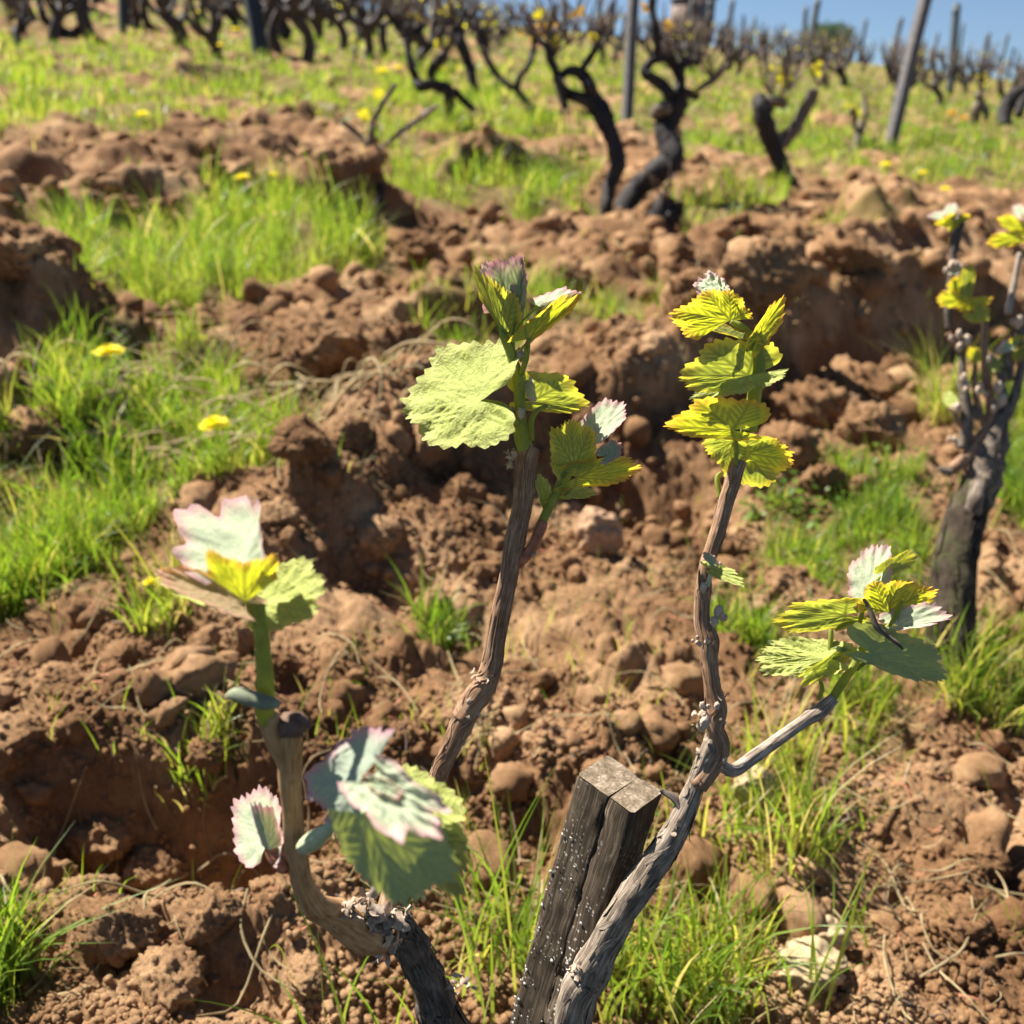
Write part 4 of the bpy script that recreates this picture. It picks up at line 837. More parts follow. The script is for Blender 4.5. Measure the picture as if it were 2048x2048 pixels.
for lst, m_ in (([(330, 1060, 50), (390, 1010, 50), (440, 940, 48), (475, 890, 44), (478, 800, 38), (462, 700, 32), (455, 600, 28), (460, 500, 24)], M_CANE),
                ([(370, 980, 44), (390, 900, 48), (385, 800, 46), (372, 720, 36), (372, 640, 28), (360, 590, 40), (362, 550, 40)], M_TRUNKGREY),
                ([(440, 860, 40), (400, 830, 42), (375, 780, 40)], M_TRUNKGREY), ([(320, 530, 26), (318, 440, 30), (322, 380, 26), (332, 300, 24), (345, 200, 40), (362, 130, 40), (372, 90, 30)], M_ARMDARK),
                ([(545, 470, 26), (560, 400, 26), (575, 320, 22), (590, 240, 20)], M_WHITECANE), ([(540, 720, 60), (545, 640, 50), (575, 600, 40), (600, 520, 36)], M_TRUNKGREY), ([(470, 690, 20), (510, 660, 22), (545, 600, 20)], M_STEM),
                ([(500, 900, 34), (530, 820, 34), (520, 740, 30), (505, 660, 24)], M_TRUNKGREY), ([(470, 920, 30), (432, 820, 26), (418, 720, 22), (424, 630, 18)], M_CANE), ([(500, 920, 40), (560, 810, 40), (590, 700, 34), (606, 600, 30)], M_TRUNKGREY), ([(455, 980, 40), (410, 940, 30), (350, 860, 24), (335, 800, 18)], M_CANE),
                ([(330, 1070, 40), (300, 1060, 30), (285, 1050, 16)], M_TRUNKGREY), ([(318, 540, 26), (340, 580, 24), (365, 620, 24)], M_CANE)):
    mb = MB(); p, r = zpts(8, [(a, b, D8, ww) for a, b, ww in lst]); tube(mb, p, r, 12, 7, rough=.08, seed=len(lst), freq=50); build(mb, 'cane', m_, nv2)
for x, y, s in ((365, 560, .014), (385, 725, .014), (430, 770, .012), (520, 790, .018), (330, 820, .012), (580, 510, .016), (490, 640, .012), (335, 300, .012), (330, 950, .008)):
    mb = MB(); c0 = P(*Q(8, x, y), D8-.008); rn = np.random.default_rng(int(x*3+y))
    for q_ in range(4): d_ = IV3*(1+.25*fbm(IV3[:, 0]*2+q_, IV3[:, 1]*2+IV3[:, 2]*2+x, int(y) % 50, 3))[:, None]; mb.add(c0+rn.normal(0, .38, 3)*s+d_*s*rn.uniform(.25, .5)*np.array([.8, .7, 1.2]), list(IF3))
    build(mb, 'bud', M_BUD, nv2)
def leaf8(k, B, T, L, R, nrm='back', seed=50, **kw): leaf_part(nv2, k, 8, D8-.01, B, T, L, R, nrm=nrm, seed=seed, res=(14, 90), teeth=14, **kw)
leaf8('yellow', (345, 130), (262, 128), (350, 85), (330, 142), seed=51); leaf8('yellow', (330, 130), (386, 90), (310, 100), (370, 130), seed=52)
leaf8('white', (325, 100), (235, 100), (290, 78), (280, 112), 'lit', 53); leaf8('white', (325, 85), (350, 45), (310, 60), (355, 75), 'lit', 54)
leaf8('yellow', (360, 420), (275, 415), (320, 380), (310, 445), seed=55); leaf8('yellow', (360, 380), (330, 330), (315, 370), (375, 330), seed=56); leaf8('olive', (390, 400), (405, 280), (365, 330), (420, 330), seed=57)
leaf8('white', (345, 310), (360, 270), (325, 285), (372, 290), 'lit', 58); leaf8('yellow', (395, 430), (495, 405), (430, 405), (440, 450), seed=59); leaf8('olive', (420, 470), (470, 500), (400, 500), (470, 440), seed=60)
leaf8('yellow', (590, 180), (465, 205), (520, 160), (530, 218), seed=61); leaf8('yellow', (580, 150), (500, 110), (560, 95), (540, 150), seed=62); leaf8('white', (590, 90), (560, 60), (600, 55), (570, 95), 'lit', 63)
leaf8('white', (560, 590), (500, 600), (540, 565), (520, 620), 'lit', 64); leaf8('yellow', (570, 580), (610, 560), (580, 550), (600, 590), seed=65)
leaf8('green', (505, 665), (455, 630), (490, 625), (465, 670), 'lit', 66); leaf8('yellow', (424, 640), (395, 600), (430, 600), (395, 635), seed=67); leaf8('green', (335, 805), (300, 770), (335, 765), (300, 805), 'lit', 68); leaf8('yellow', (600, 610), (560, 640), (570, 605), (590, 650), seed=69)
# pale feathery tuft beside it and long blades at its foot
rg = np.random.default_rng(5); parts = []
g0 = gp(*Q(8, 290, 900)); n = 110; X, Y = g0[0]+rg.normal(0, .02, n), g0[1]+rg.normal(0, .03, n)
parts.append(blades(X, Y, gzn(X, Y), rg.uniform(.14, .30, n), np.full(n, .0032), rg.uniform(.3, .98, n), rg, 6, 1.3))
for zx, zy, L_, cnt in ((300, 1880, .13, 6), (370, 1830, .15, 5), (420, 1860, .12, 4), (330, 1250, .12, 4), (150, 1150, .10, 6)):
    g0 = gp(*Q(8, zx, zy)); n = cnt; X, Y = g0[0]+rg.normal(0, .012, n), g0[1]+rg.normal(0, .012, n)
    parts.append(blades(X, Y, gzn(X, Y), rg.uniform(.6, 1.1, n)*L_, np.full(n, .0065), rg.uniform(.2, .7, n), rg, 6, .8))
# foreground blades standing tall at the bottom edge
for x, y, L_, cnt, wd in ((565, 2110, .20, 1, .0042), (600, 2120, .14, 1, .004), (660, 2100, .15, 2, .003), (710, 2120, .17, 2, .003), (760, 2100, .12, 4, .003), (830, 2110, .12, 5, .003), (980, 2080, .22, 6, .0032), (940, 1990, .20, 5, .003), (1020, 1820, .15, 4, .0035), (1300, 2090, .16, 7, .0032), (1420, 2060, .13, 6, .003), (1250, 2120, .16, 6, .0036), (1200, 1980, .12, 4, .0034), (1600, 2060, .16, 10, .0035), (1720, 1900, .10, 8, .003), (1560, 1780, .15, 10, .0032), (1640, 1740, .16, 6, .0036), (0, 1990, .08, 22, .0024), (1480, 1700, .10, 20, .003), (1850, 1330, .16, 4, .006)):
    g0 = gp(x, y); n = cnt; X, Y = g0[0]+rg.normal(0, .014, n), g0[1]+rg.normal(0, .014, n)
    parts.append(blades(X, Y, gzn(X, Y), rg.uniform(.7, 1.15, n)*L_, np.full(n, wd), rg.uniform(.12, .75, n), rg, 8, .7))
V, Fs, T, A = gather(parts); o = link('tall_grass', raw_mesh('tall_grass', V, fa=Fs, mats=[M_GRASS], at={'tint': T, 'along': A})); tag(o, 'long loose grass blades around the young vine and its neighbour', 'grass', kind='stuff')

# ------------------------------------------------------------------ old vines in the middle distance
def vine_at(z, base, label, limbs, m=M_OLD, name_limb='trunk', twigs=(), leaves=(), rough=.16, group=None, base_px=None, seed=1):
    """limbs: list of (name, [(zx, zy, width)], material); the first starts at the ground"""
    bx, by = Q(z, *base); gpt = gp(bx, by); D = depth_of(gpt); e = empty('grape_vine', gpt-np.array([0, 0, .02])); tag(e, label, 'grape vine', group)
    rv = random.Random(seed)
    for k_, (nm, lst, mm) in enumerate(limbs):
        mb = MB(); zz = 0; q = []
        for a, b_, ww in lst: zz += rv.uniform(-.03, .03)*D/4; q.append((a, b_, D+zz, ww))
        p, r = zpts(z, q)
        if k_ == 0: p = np.vstack([gpt-np.array([0, 0, .03]), p]); r = np.concatenate([[r[0]*1.15], r])
        tube(mb, p, r, 14, 7, rough=rough*1.5, seed=seed+k_, freq=16, ridge=.2); strips(mb, p, r, 26, .1, .010*D/5, seed+k_, .6); build(mb, nm, mm, e)
    for a, b_, nn, ln in twigs:
        nn, ln = int(nn*1.9), ln*1.35
        mb = MB()
        for k_ in range(nn):
            p0 = P(*Q(z, a, b_), D); d = np.array([rv.gauss(0, .45), rv.gauss(0, .4), 1.0]); d /= np.linalg.norm(d); L_ = ln*rv.uniform(.5, 1.2)
            p = [p0, p0+d*L_*.5+np.array([rv.gauss(0, .02), rv.gauss(0, .02), 0]), p0+d*L_+np.array([rv.gauss(0, .04), rv.gauss(0, .04), .02])]; tube(mb, p, [.0055, .0042, .0028], 6, 4)
        build(mb, 'cane', M_TWIG, e)
    for a, b_, nn, sp, kind in leaves:
        for k_ in range(nn):
            mb = MB(); x, y = a+rv.gauss(0, sp), b_+rv.gauss(0, sp); s = rv.uniform(.016, .03)/D*2048/ZOOM[z][2]; an = rv.uniform(0, 6.28)
            B = (x, y); T = (x+s*math.cos(an), y+s*math.sin(an)); L_ = (x+s*.5*math.cos(an)-s*.45*math.sin(an), y+s*.5*math.sin(an)+s*.45*math.cos(an)); R_ = (x+s*.5*math.cos(an)+s*.45*math.sin(an), y+s*.5*math.sin(an)-s*.45*math.cos(an))
            leaf(mb, z, D-rv.uniform(-.04, .04), B, T, L_, R_, nrm='back', seed=70+k_, res=(6, 40), teeth=9); build(mb, 'leaf', LM[kind], e)
    return e
O, TW = M_OLD, M_TWIG
vine_at(13, (870, 1620), 'old black vine with hooked arching trunk, just left of the grey post', [('trunk', [(865, 1560, 95), (872, 1480, 105), (905, 1340, 112), (950, 1220, 125), (925, 1080, 125), (880, 960, 130), (840, 860, 150), (780, 760, 140), (740, 680, 120)], O), ('arm', [(750, 680, 110), (705, 580, 100), (640, 530, 80), (560, 540, 60), (520, 600, 50), (560, 690, 50)], O),
   ('arm', [(800, 800, 110), (680, 730, 90), (590, 700, 80), (530, 640, 60), (490, 540, 50), (440, 430, 46), (410, 340, 40), (330, 280, 34)], O), ('arm', [(680, 540, 60), (700, 490, 46), (770, 390, 44), (810, 310, 34), (835, 200, 20)], O), ('arm', [(560, 800, 60), (500, 600, 50), (480, 500, 44), (440, 380, 36), (430, 260, 22)], O)],
   twigs=[(330, 280, 5, .12), (430, 300, 6, .14), (480, 420, 4, .12), (830, 240, 4, .12), (580, 330, 4, .2), (640, 100, 2, .1)], leaves=[(340, 120, 5, 20, 'yellow'), (430, 190, 8, 36, 'orange'), (480, 330, 5, 24, 'yellow'), (660, 90, 4, 18, 'orange'), (770, 270, 4, 20, 'yellow')], seed=1)
vine_at(13, (1010, 1580), 'thick old vine with a looped top arm, just right of the grey post', [('trunk', [(1000, 1540, 150), (1080, 1420, 170), (1220, 1300, 200), (1350, 1190, 205), (1345, 1080, 190), (1300, 970, 175), (1340, 860, 170), (1390, 760, 165), (1400, 680, 150)], O), ('arm', [(1350, 720, 110), (1290, 640, 90), (1200, 575, 80), (1155, 530, 70), (1200, 460, 62), (1270, 430, 66), (1340, 445, 80), (1395, 520, 84), (1415, 610, 80), (1400, 690, 90)], O), ('arm', [(1230, 450, 60), (1245, 330, 56), (1230, 200, 50), (1205, 60, 46), (1195, -20, 36)], O),
   ('arm', [(1420, 690, 80), (1490, 700, 60), (1555, 730, 34)], O), ('arm', [(1420, 560, 50), (1440, 480, 44), (1500, 460, 44), (1560, 475, 36)], O), ('cane', [(1500, 690, 30), (1600, 630, 38), (1690, 560, 40), (1775, 470, 20)], M_TRUNKGREY), ('knot', [(1330, 800, 90), (1270, 810, 100), (1235, 850, 80), (1260, 880, 40)], M_TRUNKGREY)],
   twigs=[(1200, 0, 4, .1), (1560, 470, 4, .12), (1320, 420, 5, .14), (1650, 590, 4, .12), (1200, 440, 3, .1)], leaves=[(1190, 60, 4, 26, 'orange'), (1310, 220, 5, 30, 'orange'), (1540, 640, 3, 20, 'yellow'), (1640, 540, 5, 40, 'green'), (1390, 1000, 4, 24, 'orange')], seed=2)
vine_at(13, (545, 930), 'thin dark vine curving low, left of the hooked black vine', [('trunk', [(520, 890, 60), (420, 860, 90), (330, 840, 90), (270, 760, 60), (200, 660, 50), (220, 580, 46), (280, 500, 44), (320, 400, 44), (330, 320, 36), (310, 230, 24)], O), ('arm', [(200, 650, 40), (150, 640, 40), (60, 560, 42), (10, 480, 36), (-30, 380, 24)], O)], twigs=[(320, 260, 5, .16), (-20, 400, 4, .16)], leaves=[(260, 270, 4, 30, 'orange'), (40, 160, 3, 20, 'green')], seed=3)
vine_at(15, (440, 750), 'dark vine forked low like a letter V, right of the grey post', [('trunk', [(420, 720, 90), (375, 640, 92), (310, 500, 112), (260, 380, 118), (225, 270, 120), (205, 190, 120), (195, 130, 110)], O), ('arm', [(290, 430, 120), (350, 395, 105), (420, 320, 90), (480, 220, 80), (530, 120, 80), (560, 60, 70)], M_TRUNKGREY), ('arm', [(200, 150, 60), (280, 130, 60), (340, 150, 70), (360, 180, 30)], M_TRUNKGREY), ('knot', [(200, 170, 70), (255, 150, 80), (260, 210, 50)], M_TRUNKGREY)],
   twigs=[(270, 110, 4, .16), (370, 70, 4, .14), (580, 40, 4, .16), (340, 100, 3, .12)], leaves=[(320, -50, 6, 26, 'yellow'), (350, 0, 5, 26, 'yellow'), (380, 30, 4, 30, 'green'), (560, -70, 4, 22, 'yellow'), (310, -110, 4, 24, 'white')], seed=4)
vine_at(15, (825, 480), 'small young vine with yellow leaves, left of the tall leaning post', [('trunk', [(825, 450, 50), (840, 380, 52), (870, 270, 46), (885, 190, 36), (880, 80, 16)], M_TRUNKGREY), ('cane', [(820, 330, 20), (815, 200, 24), (770, 230, 20)], M_TWIG)], twigs=[(880, 120, 3, .14)], leaves=[(770, 170, 4, 30, 'yellow'), (840, 220, 5, 20, 'yellow'), (790, 70, 4, 24, 'green'), (890, 70, 4, 24, 'green')], seed=5)
vine_at(15, (1800, 320), 'dark old vine leaning right at the right edge', [('trunk', [(1800, 280, 90), (1810, 190, 100), (1870, 110, 110), (1950, 60, 100)], O), ('arm', [(1900, 230, 60), (1920, 150, 60), (1960, 100, 50)], O)], twigs=[(1930, 60, 6, .2)], seed=6)
vine_at(15, (1610, 310), 'low brown vine with a yellow tuft, beside the dark metal post', [('trunk', [(1610, 270, 60), (1620, 190, 60), (1640, 140, 50), (1630, 90, 40)], M_TRUNKGREY), ('arm', [(1650, 160, 50), (1680, 200, 40), (1680, 260, 30)], M_TRUNKGREY)], twigs=[(1640, 120, 4, .14)], leaves=[(1640, 20, 8, 30, 'yellow')], seed=7)
vine_at(16, (1140, 1560), 'slender young vine with one pale slanting cane, in the grass', [('trunk', [(1120, 1480, 90), (1140, 1340, 95), (1140, 1210, 80), (1070, 1080, 44), (1030, 980, 30), (1000, 860, 40), (975, 720, 46)], O), ('cane', [(975, 720, 40), (880, 610, 28), (770, 520, 40), (700, 460, 20)], M_TWIG), ('cane', [(1030, 860, 22), (1300, 650, 30), (1550, 470, 55), (1700, 350, 64), (1800, 290, 40)], M_WHITECANE), ('cane', [(1000, 760, 50), (1050, 560, 60), (1060, 450, 30), (1110, 380, 40), (1180, 250, 50), (1290, 90, 46), (1340, 40, 16)], M_TRUNKGREY)], leaves=[(960, 360, 5, 40, 'yellow'), (510, 290, 2, 20, 'white'), (740, 430, 3, 26, 'white'), (1130, 120, 3, 30, 'yellow')], seed=8)
vine_at(12, (1245, 1300), 'old vine with a flat kinked trunk standing in tall grass', [('trunk', [(1240, 1180, 70), (1250, 1020, 90), (1255, 900, 120), (1180, 850, 130), (1060, 820, 100), (970, 830, 110), (930, 750, 80), (890, 660, 70), (855, 500, 66), (840, 360, 74), (850, 240, 60)], O), ('arm', [(1290, 860, 70), (1360, 940, 70), (1430, 1010, 70), (1500, 1060, 50)], O), ('arm', [(1060, 760, 70), (1100, 650, 90), (1170, 560, 80), (1210, 520, 60)], O), ('arm', [(860, 320, 50), (930, 300, 60), (1040, 220, 40)], O), ('arm', [(830, 280, 50), (740, 230, 40), (680, 180, 30), (640, 80, 20)], O)],
   twigs=[(850, 200, 6, .22), (1040, 210, 4, .2), (690, 170, 4, .2), (1200, 510, 4, .14)], leaves=[(1150, 430, 6, 40, 'yellow'), (890, 180, 4, 40, 'yellow'), (1220, 700, 4, 50, 'yellow')], seed=9)
vine_at(12, (1520, 1000), 'straight slanting dark vine behind the kinked one', [('trunk', [(1510, 920, 90), (1470, 760, 90), (1430, 600, 96), (1370, 440, 110), (1330, 350, 120), (1300, 280, 70)], O), ('arm', [(1330, 340, 60), (1260, 220, 50), (1180, 200, 36)], O), ('arm', [(1330, 330, 50), (1380, 180, 40), (1360, 20, 30)], O)], twigs=[(1240, 210, 6, .25), (1370, 60, 5, .25)], leaves=[(1240, 100, 5, 40, 'yellow'), (1320, 60, 4, 60, 'orange')], seed=10)
vine_at(12, (1850, 850), 'thin dark vine slanting down to the right with a small loop', [('trunk', [(1800, 820, 60), (1720, 750, 64), (1650, 640, 60), (1590, 520, 60), (1570, 420, 80), (1540, 340, 90), (1510, 240, 50), (1520, 160, 40)], O), ('arm', [(1520, 320, 40), (1440, 240, 30), (1460, 160, 30), (1510, 150, 30)], O)], twigs=[(1520, 120, 6, .25)], seed=11)
vine_at(11, (1580, 410), 'goblet vine with one curved left arm, in the far grass', [('trunk', [(1575, 370, 76), (1565, 280, 90), (1550, 190, 100), (1535, 150, 80)], O), ('arm', [(1530, 180, 60), (1440, 160, 60), (1370, 100, 56), (1330, 20, 50), (1330, -60, 40)], O), ('arm', [(1545, 150, 40), (1545, 60, 36), (1550, -60, 30)], O), ('arm', [(1590, 260, 50), (1680, 220, 40), (1740, 140, 36), (1760, 40, 26)], O)], twigs=[(1700, 120, 6, .3), (1600, 20, 5, .3)], seed=12)
vine_at(11, (770, 390), 'twin stemmed dark vine right of the broad dark post', [('trunk', [(765, 340, 56), (780, 220, 60), (740, 100, 56), (700, 20, 50), (660, -50, 40)], O), ('arm', [(870, 380, 50), (905, 300, 60), (870, 220, 56), (835, 140, 60), (900, 80, 50), (960, 60, 30)], O), ('arm', [(860, 140, 50), (930, 150, 50), (970, 130, 30)], O)], twigs=[(960, 80, 4, .3), (690, 0, 4, .3)], seed=13)
vine_at(11, (450, 320), 'dark vine left of the broad dark post with a thin stake below', [('trunk', [(440, 290, 60), (410, 200, 66), (370, 110, 120), (330, 50, 150), (300, -20, 120)], O), ('arm', [(330, 100, 70), (250, 60, 60), (190, 0, 50)], O)], twigs=[(250, 20, 6, .3)], seed=14)
vine_at(10, (650, 350), 'dark U shaped vine with two upright arms near the left edge', [('trunk', [(650, 330, 70), (690, 310, 90), (745, 260, 80), (745, 200, 70), (715, 110, 70), (640, 40, 66), (540, -20, 60)], O), ('arm', [(660, 320, 80), (590, 290, 80), (500, 240, 90), (420, 190, 76), (385, 110, 70), (365, 20, 70), (360, -60, 50)], O)], twigs=[(360, -40, 4, .3), (560, -20, 4, .3)], seed=15)
vine_at(10, (1560, 330), 'dark low vine lying toward the right, beside the left slender post', [('trunk', [(1530, 320, 50), (1440, 280, 70), (1360, 230, 66), (1330, 140, 60), (1310, 40, 50), (1290, -40, 40)], O), ('arm', [(1330, 150, 40), (1260, 150, 36), (1200, 110, 30)], O), ('arm', [(1500, 160, 40), (1480, 60, 60), (1440, -20, 60)], O)], twigs=[(1250, 100, 5, .3)], seed=16)
vine_at(10, (180, 450), 'short dark stump vine at the left edge', [('trunk', [(175, 400, 80), (150, 320, 80), (130, 270, 60)], O), ('arm', [(200, 220, 60), (225, 100, 60), (215, -20, 50)], O), ('arm', [(160, 300, 50), (230, 230, 40), (290, 180, 36)], O)], twigs=[(110, 200, 7, .3), (280, 170, 4, .25)], leaves=[(100, 120, 4, 40, 'yellow')], seed=17)
vine_at(10, (840, 60), 'far dark vine with a wide cup shape, behind the left vines', [('trunk', [(840, 50, 50), (800, 20, 50), (750, -30, 40)], O), ('arm', [(850, 40, 50), (890, 0, 50), (910, -50, 40)], O)], seed=18)

vine_at(13, (1270, 1760), 'low black rotten stump in the hollow under the looped old vine', [('trunk', [(1265, 1700, 150), (1250, 1620, 170), (1290, 1530, 150), (1330, 1470, 110)], O), ('arm', [(1330, 1640, 110), (1390, 1570, 90), (1420, 1500, 60)], O)], twigs=[(1300, 1480, 3, .08)], seed=19, rough=.3)
# ------------------------------------------------------------------ posts
def post(z, top, bot, wd, label, m, sides='sq', group=None, extra=1.0):
    bx, by = Q(z, *bot); gpt = gp(bx, by); D = depth_of(gpt); tp = P(*Q(z, *top), D); ax = tp-gpt; tp = gpt+ax*extra
    e = empty('vineyard_post', gpt); tag(e, label, 'post', group)
    r = wd*ZOOM[z][2]/2048*D/2
    if sides == 'sq':
        mb = MB(); a = ax/np.linalg.norm(ax); u = np.array([math.cos(.5), math.sin(.5), 0]); u -= a*np.dot(a, u); u /= np.linalg.norm(u); w_ = np.cross(a, u); k = r*.84; b_ = k*.12; prof = [(-k+b_, -k), (k-b_, -k), (k, -k+b_), (k, k-b_), (k-b_, k), (-k+b_, k), (-k, k-b_), (-k, -k+b_)]; V = []
        ts = np.linspace(-.1, 1, 12)
        for t in ts: V += [gpt+(tp-gpt)*t+u*(q[0]+.05*r*math.sin(t*9))+w_*q[1] for q in prof]
        f = [np.array([i_*8+j_, i_*8+(j_+1) % 8, (i_+1)*8+(j_+1) % 8, (i_+1)*8+j_]) for i_ in range(11) for j_ in range(8)]+[np.arange(88, 96)]
        mb.add(V, f); build(mb, 'shaft', m, e, smooth=False)
    else:
        mb = MB(); tube(mb, [gpt-(tp-gpt)*.08, gpt+(tp-gpt)*.5, tp], [r, r, r*.95], 10, 5, rough=.04, seed=int(bot[0]), freq=8); build(mb, 'shaft', m, e)
    mb = MB(); c0 = gpt+(tp-gpt)*.93; a = ax/np.linalg.norm(ax); 
    for k_ in range(2): tube(mb, [c0-a*.05*k_+np.array([math.cos(t)*r*1.12, math.sin(t)*r*1.12, 0]) for t in np.linspace(0, 6.28, 12)], [r*.06]*12, 4, 2)
    build(mb, 'wire_tie', M_POSTDARK, e); return e
post(14, (1420, 0), (1235, 765), 62, 'tall grey wooden post leaning right, lit on its left face', M_POST, extra=1.25)
post(14, (1585, 25), (1548, 485), 40, 'dark straight post with a flat top against the sky', M_POSTDARK, 'round')
post(13, (1065, 0), (1015, 930), 80, 'thick grey post between the two large black vines', M_POST, extra=1.3)
post(10, (1125, 0), (1140, 350), 76, 'slender dark post near the left edge', M_POSTDARK, 'round', extra=2.2)
post(11, (570, 0), (650, 560), 150, 'broad dark post leaning left, in front of the twin stemmed vine', M_POSTDARK, extra=2.0)
post(11, (1095, 0), (1095, 110), 36, 'far thin post behind the twin stemmed vine', M_POSTDARK, 'round', extra=2.5)
post(12, (1125, 0), (1105, 420), 96, 'blue grey post behind the flat kinked vine', M_POST, extra=2.0)
post(11, (240, 180), (240, 560), 52, 'short pale weathered stake left of the broad dark post', M_POST, 'round')
post(11, (1520, 430), (1510, 640), 36, 'little thin stake in front of the goblet vine', M_POST, 'round')
far_posts = [((868, 0), (815, 290), 34), ((806, 38), (790, 260), 24), ((1300, 95), (1240, 330), 26), ((1118, 100), (1085, 250), 18), ((1490, 172), (1455, 300), 16), ((1750, 175), (1708, 350), 24), ((1850, 178), (1812, 310), 16), ((428, 0), (392, 190), 26), ((310, 0), (296, 180), 26), ((220, 0), (210, 170), 22), ((1620, 120), (1600, 300), 14), ((1420, 210), (1400, 300), 18), ((545, 85), (535, 190), 12), ((485, 80), (478, 190), 14), ((1880, 250), (1866, 320), 12), ((1050, 135), (1035, 240), 12), ((690, 120), (686, 210), 10), ((30, -40), (10, 130), 22), ((-180, -60), (-190, 110), 22), ((-260, -70), (-270, 90), 22), ((-90, -40), (-98, 120), 16)]
for k_, (t_, b_, w_) in enumerate(far_posts):
    post(14, t_, b_, w_, 'distant thin stake rising above the far vine rows against the sky', M_POSTDARK, 'round', group='distant stakes along the far vine rows')

# ------------------------------------------------------------------ far vine rows
def gobelet(seed, low=True):
    rv = random.Random(seed); e = empty('grape_vine', (0, 0, 0)); mb = MB(); h = rv.uniform(.26, .38)
    p = [(0, 0, -.05), (rv.gauss(0, .03), rv.gauss(0, .03), h*.5), (rv.gauss(0, .06), rv.gauss(0, .05), h)]; tube(mb, p, [.055, .045, .05], 7, 4, rough=.2, seed=seed, freq=14)
    top = np.array(p[-1]); tw = mb; nn = rv.randint(3, 5)
    for k_ in range(nn):
        a = k_*6.28/nn+rv.uniform(-.4, .4); L_ = rv.uniform(.16, .3); q1 = top+np.array([math.cos(a)*L_*.5, math.sin(a)*L_*.5, L_*.25]); q2 = q1+np.array([math.cos(a)*L_*.35, math.sin(a)*L_*.35, L_*.75]); tube(mb, [top, q1, q2], [.04, .032, .026], 6, 3, rough=.25, seed=seed+k_, freq=14)
        for t in range(4):
            d = np.array([rv.gauss(0, .3), rv.gauss(0, .3), 1]); L2 = rv.uniform(.1, .3); tube(mb, [q2, q2+d*L2*.5, q2+d*L2+np.array([rv.gauss(0, .04), rv.gauss(0, .04), 0])], [.010, .008, .006], 4, 2, mi=1)
    build(mb, 'trunk', [M_FARVINE, M_TWIG], e)
    lf = MB()
    for k_ in range(rv.randint(3, 8)):
        c0 = top+np.array([rv.gauss(0, .18), rv.gauss(0, .18), rv.uniform(.2, .48)]); s = rv.uniform(.012, .028); a = np.array([rv.gauss(0, 1) for _ in range(3)]); a /= np.linalg.norm(a); b2 = np.cross(a, [rv.gauss(0, 1), rv.gauss(0, 1), .3]); b2 /= np.linalg.norm(b2)
        lf.add([c0-a*s, c0+b2*s*.8-a*s*.2, c0+a*s*1.1, c0-b2*s*.8-a*s*.2, c0+np.cross(a, b2)*s*.3], [np.array([0, 1, 4]), np.array([1, 2, 4]), np.array([2, 3, 4]), np.array([3, 0, 4])], vein=0., rim=.2)
    build(lf, 'foliage', LM['yellow'], e); return e
protos = [gobelet(200+k_) for k_ in range(6)]; used = set(); cnt = 0; rv = random.Random(9)
LAB, GRP = 'small distant bare vine in the far rows below the skyline', 'distant vines in the far rows'
spots = []
for row in range(40):
    rad = 10.5*1.055**row
    if rad > 46: break
    step = 1.5 if rad < 20 else 1.15+rad*.035
    na_ = int(rad*1.15/step)
    for q in range(na_):
        a = -.57+1.14*(q+rv.uniform(.2, .8))/na_; r = rad*rv.uniform(.94, 1.06)
        x, y = r*math.sin(a), r*math.cos(a); px, py = to_px(np.array(x), np.array(y), base_z(np.array(x), np.array(y)))
        if px < -120 or px > 2170 or py < -60: continue
        if rad < 17 and px > 900: continue
        spots.append((r, x, y))
spots.sort(); spots = spots[:290]
for r, x, y in spots:
    k_ = rv.randrange(6)
    e = protos[k_] if k_ not in used else copy_tree(protos[k_]); used.add(k_)
    e.location = (x, y, float(gzn(np.array(x), np.array(y)))); e.rotation_euler = (rv.gauss(0, .1), rv.gauss(0, .1), rv.uniform(0, 6.28)); s = rv.uniform(.9, 1.25) if x < -.1*y else rv.uniform(.75, 1.12); e.scale = (s, s, s); tag(e, LAB, 'grape vine', GRP)

# ------------------------------------------------------------------ hut and tree beyond the crest
def far_pt(x, y, D): return P(x, y, D)
hb = far_pt(1388, 64, 62); hut = empty('stone_hut', hb); tag(hut, 'small brown stone hut with blue grey door side, on the crest against the sky', 'hut')
def box(mb, c, s, rz=0.): 
    V = np.array([[a, b_, c_] for a in (-1, 1) for b_ in (-1, 1) for c_ in (-1, 1)], float)*np.array(s)/2; ca, sa = math.cos(rz), math.sin(rz); V = np.stack([V[:, 0]*ca-V[:, 1]*sa, V[:, 0]*sa+V[:, 1]*ca, V[:, 2]], 1)+np.array(c)
    mb.add(V, [np.array(q) for q in ((0, 1, 3, 2), (4, 6, 7, 5), (0, 4, 5, 1), (2, 3, 7, 6), (0, 2, 6, 4), (1, 5, 7, 3))])
mb = MB(); box(mb, hb+np.array([0, 1, .6]), (1.9, 1.9, 2.4), .45); build(mb, 'wall', M_WALL, hut, smooth=False)
mb = MB(); box(mb, hb+np.array([0, 1, 1.87]), (2.15, 2.15, .13), .45); build(mb, 'roof', M_ROOF, hut, smooth=False)
mb = MB(); dn = np.array([math.sin(.45), -math.cos(.45), 0]); sd = np.array([math.cos(.45), math.sin(.45), 0]); box(mb, hb+np.array([0, 1, .5])+dn*.965+sd*.35, (.75, .05, 1.9), .45); build(mb, 'door', M_DOOR, hut, smooth=False)
tb = far_pt(1655, 100, 85); tr = empty('tree', tb); tag(tr, 'round green tree top peeping over the crest', 'tree')
mb = MB(); tube(mb, [tb+np.array([0, 0, -1.5]), tb+np.array([.05, 0, .3]), tb+np.array([0, .1, 1.2])], [.16, .13, .08], 8, 4, rough=.1, freq=3); build(mb, 'trunk', M_FARVINE, tr)
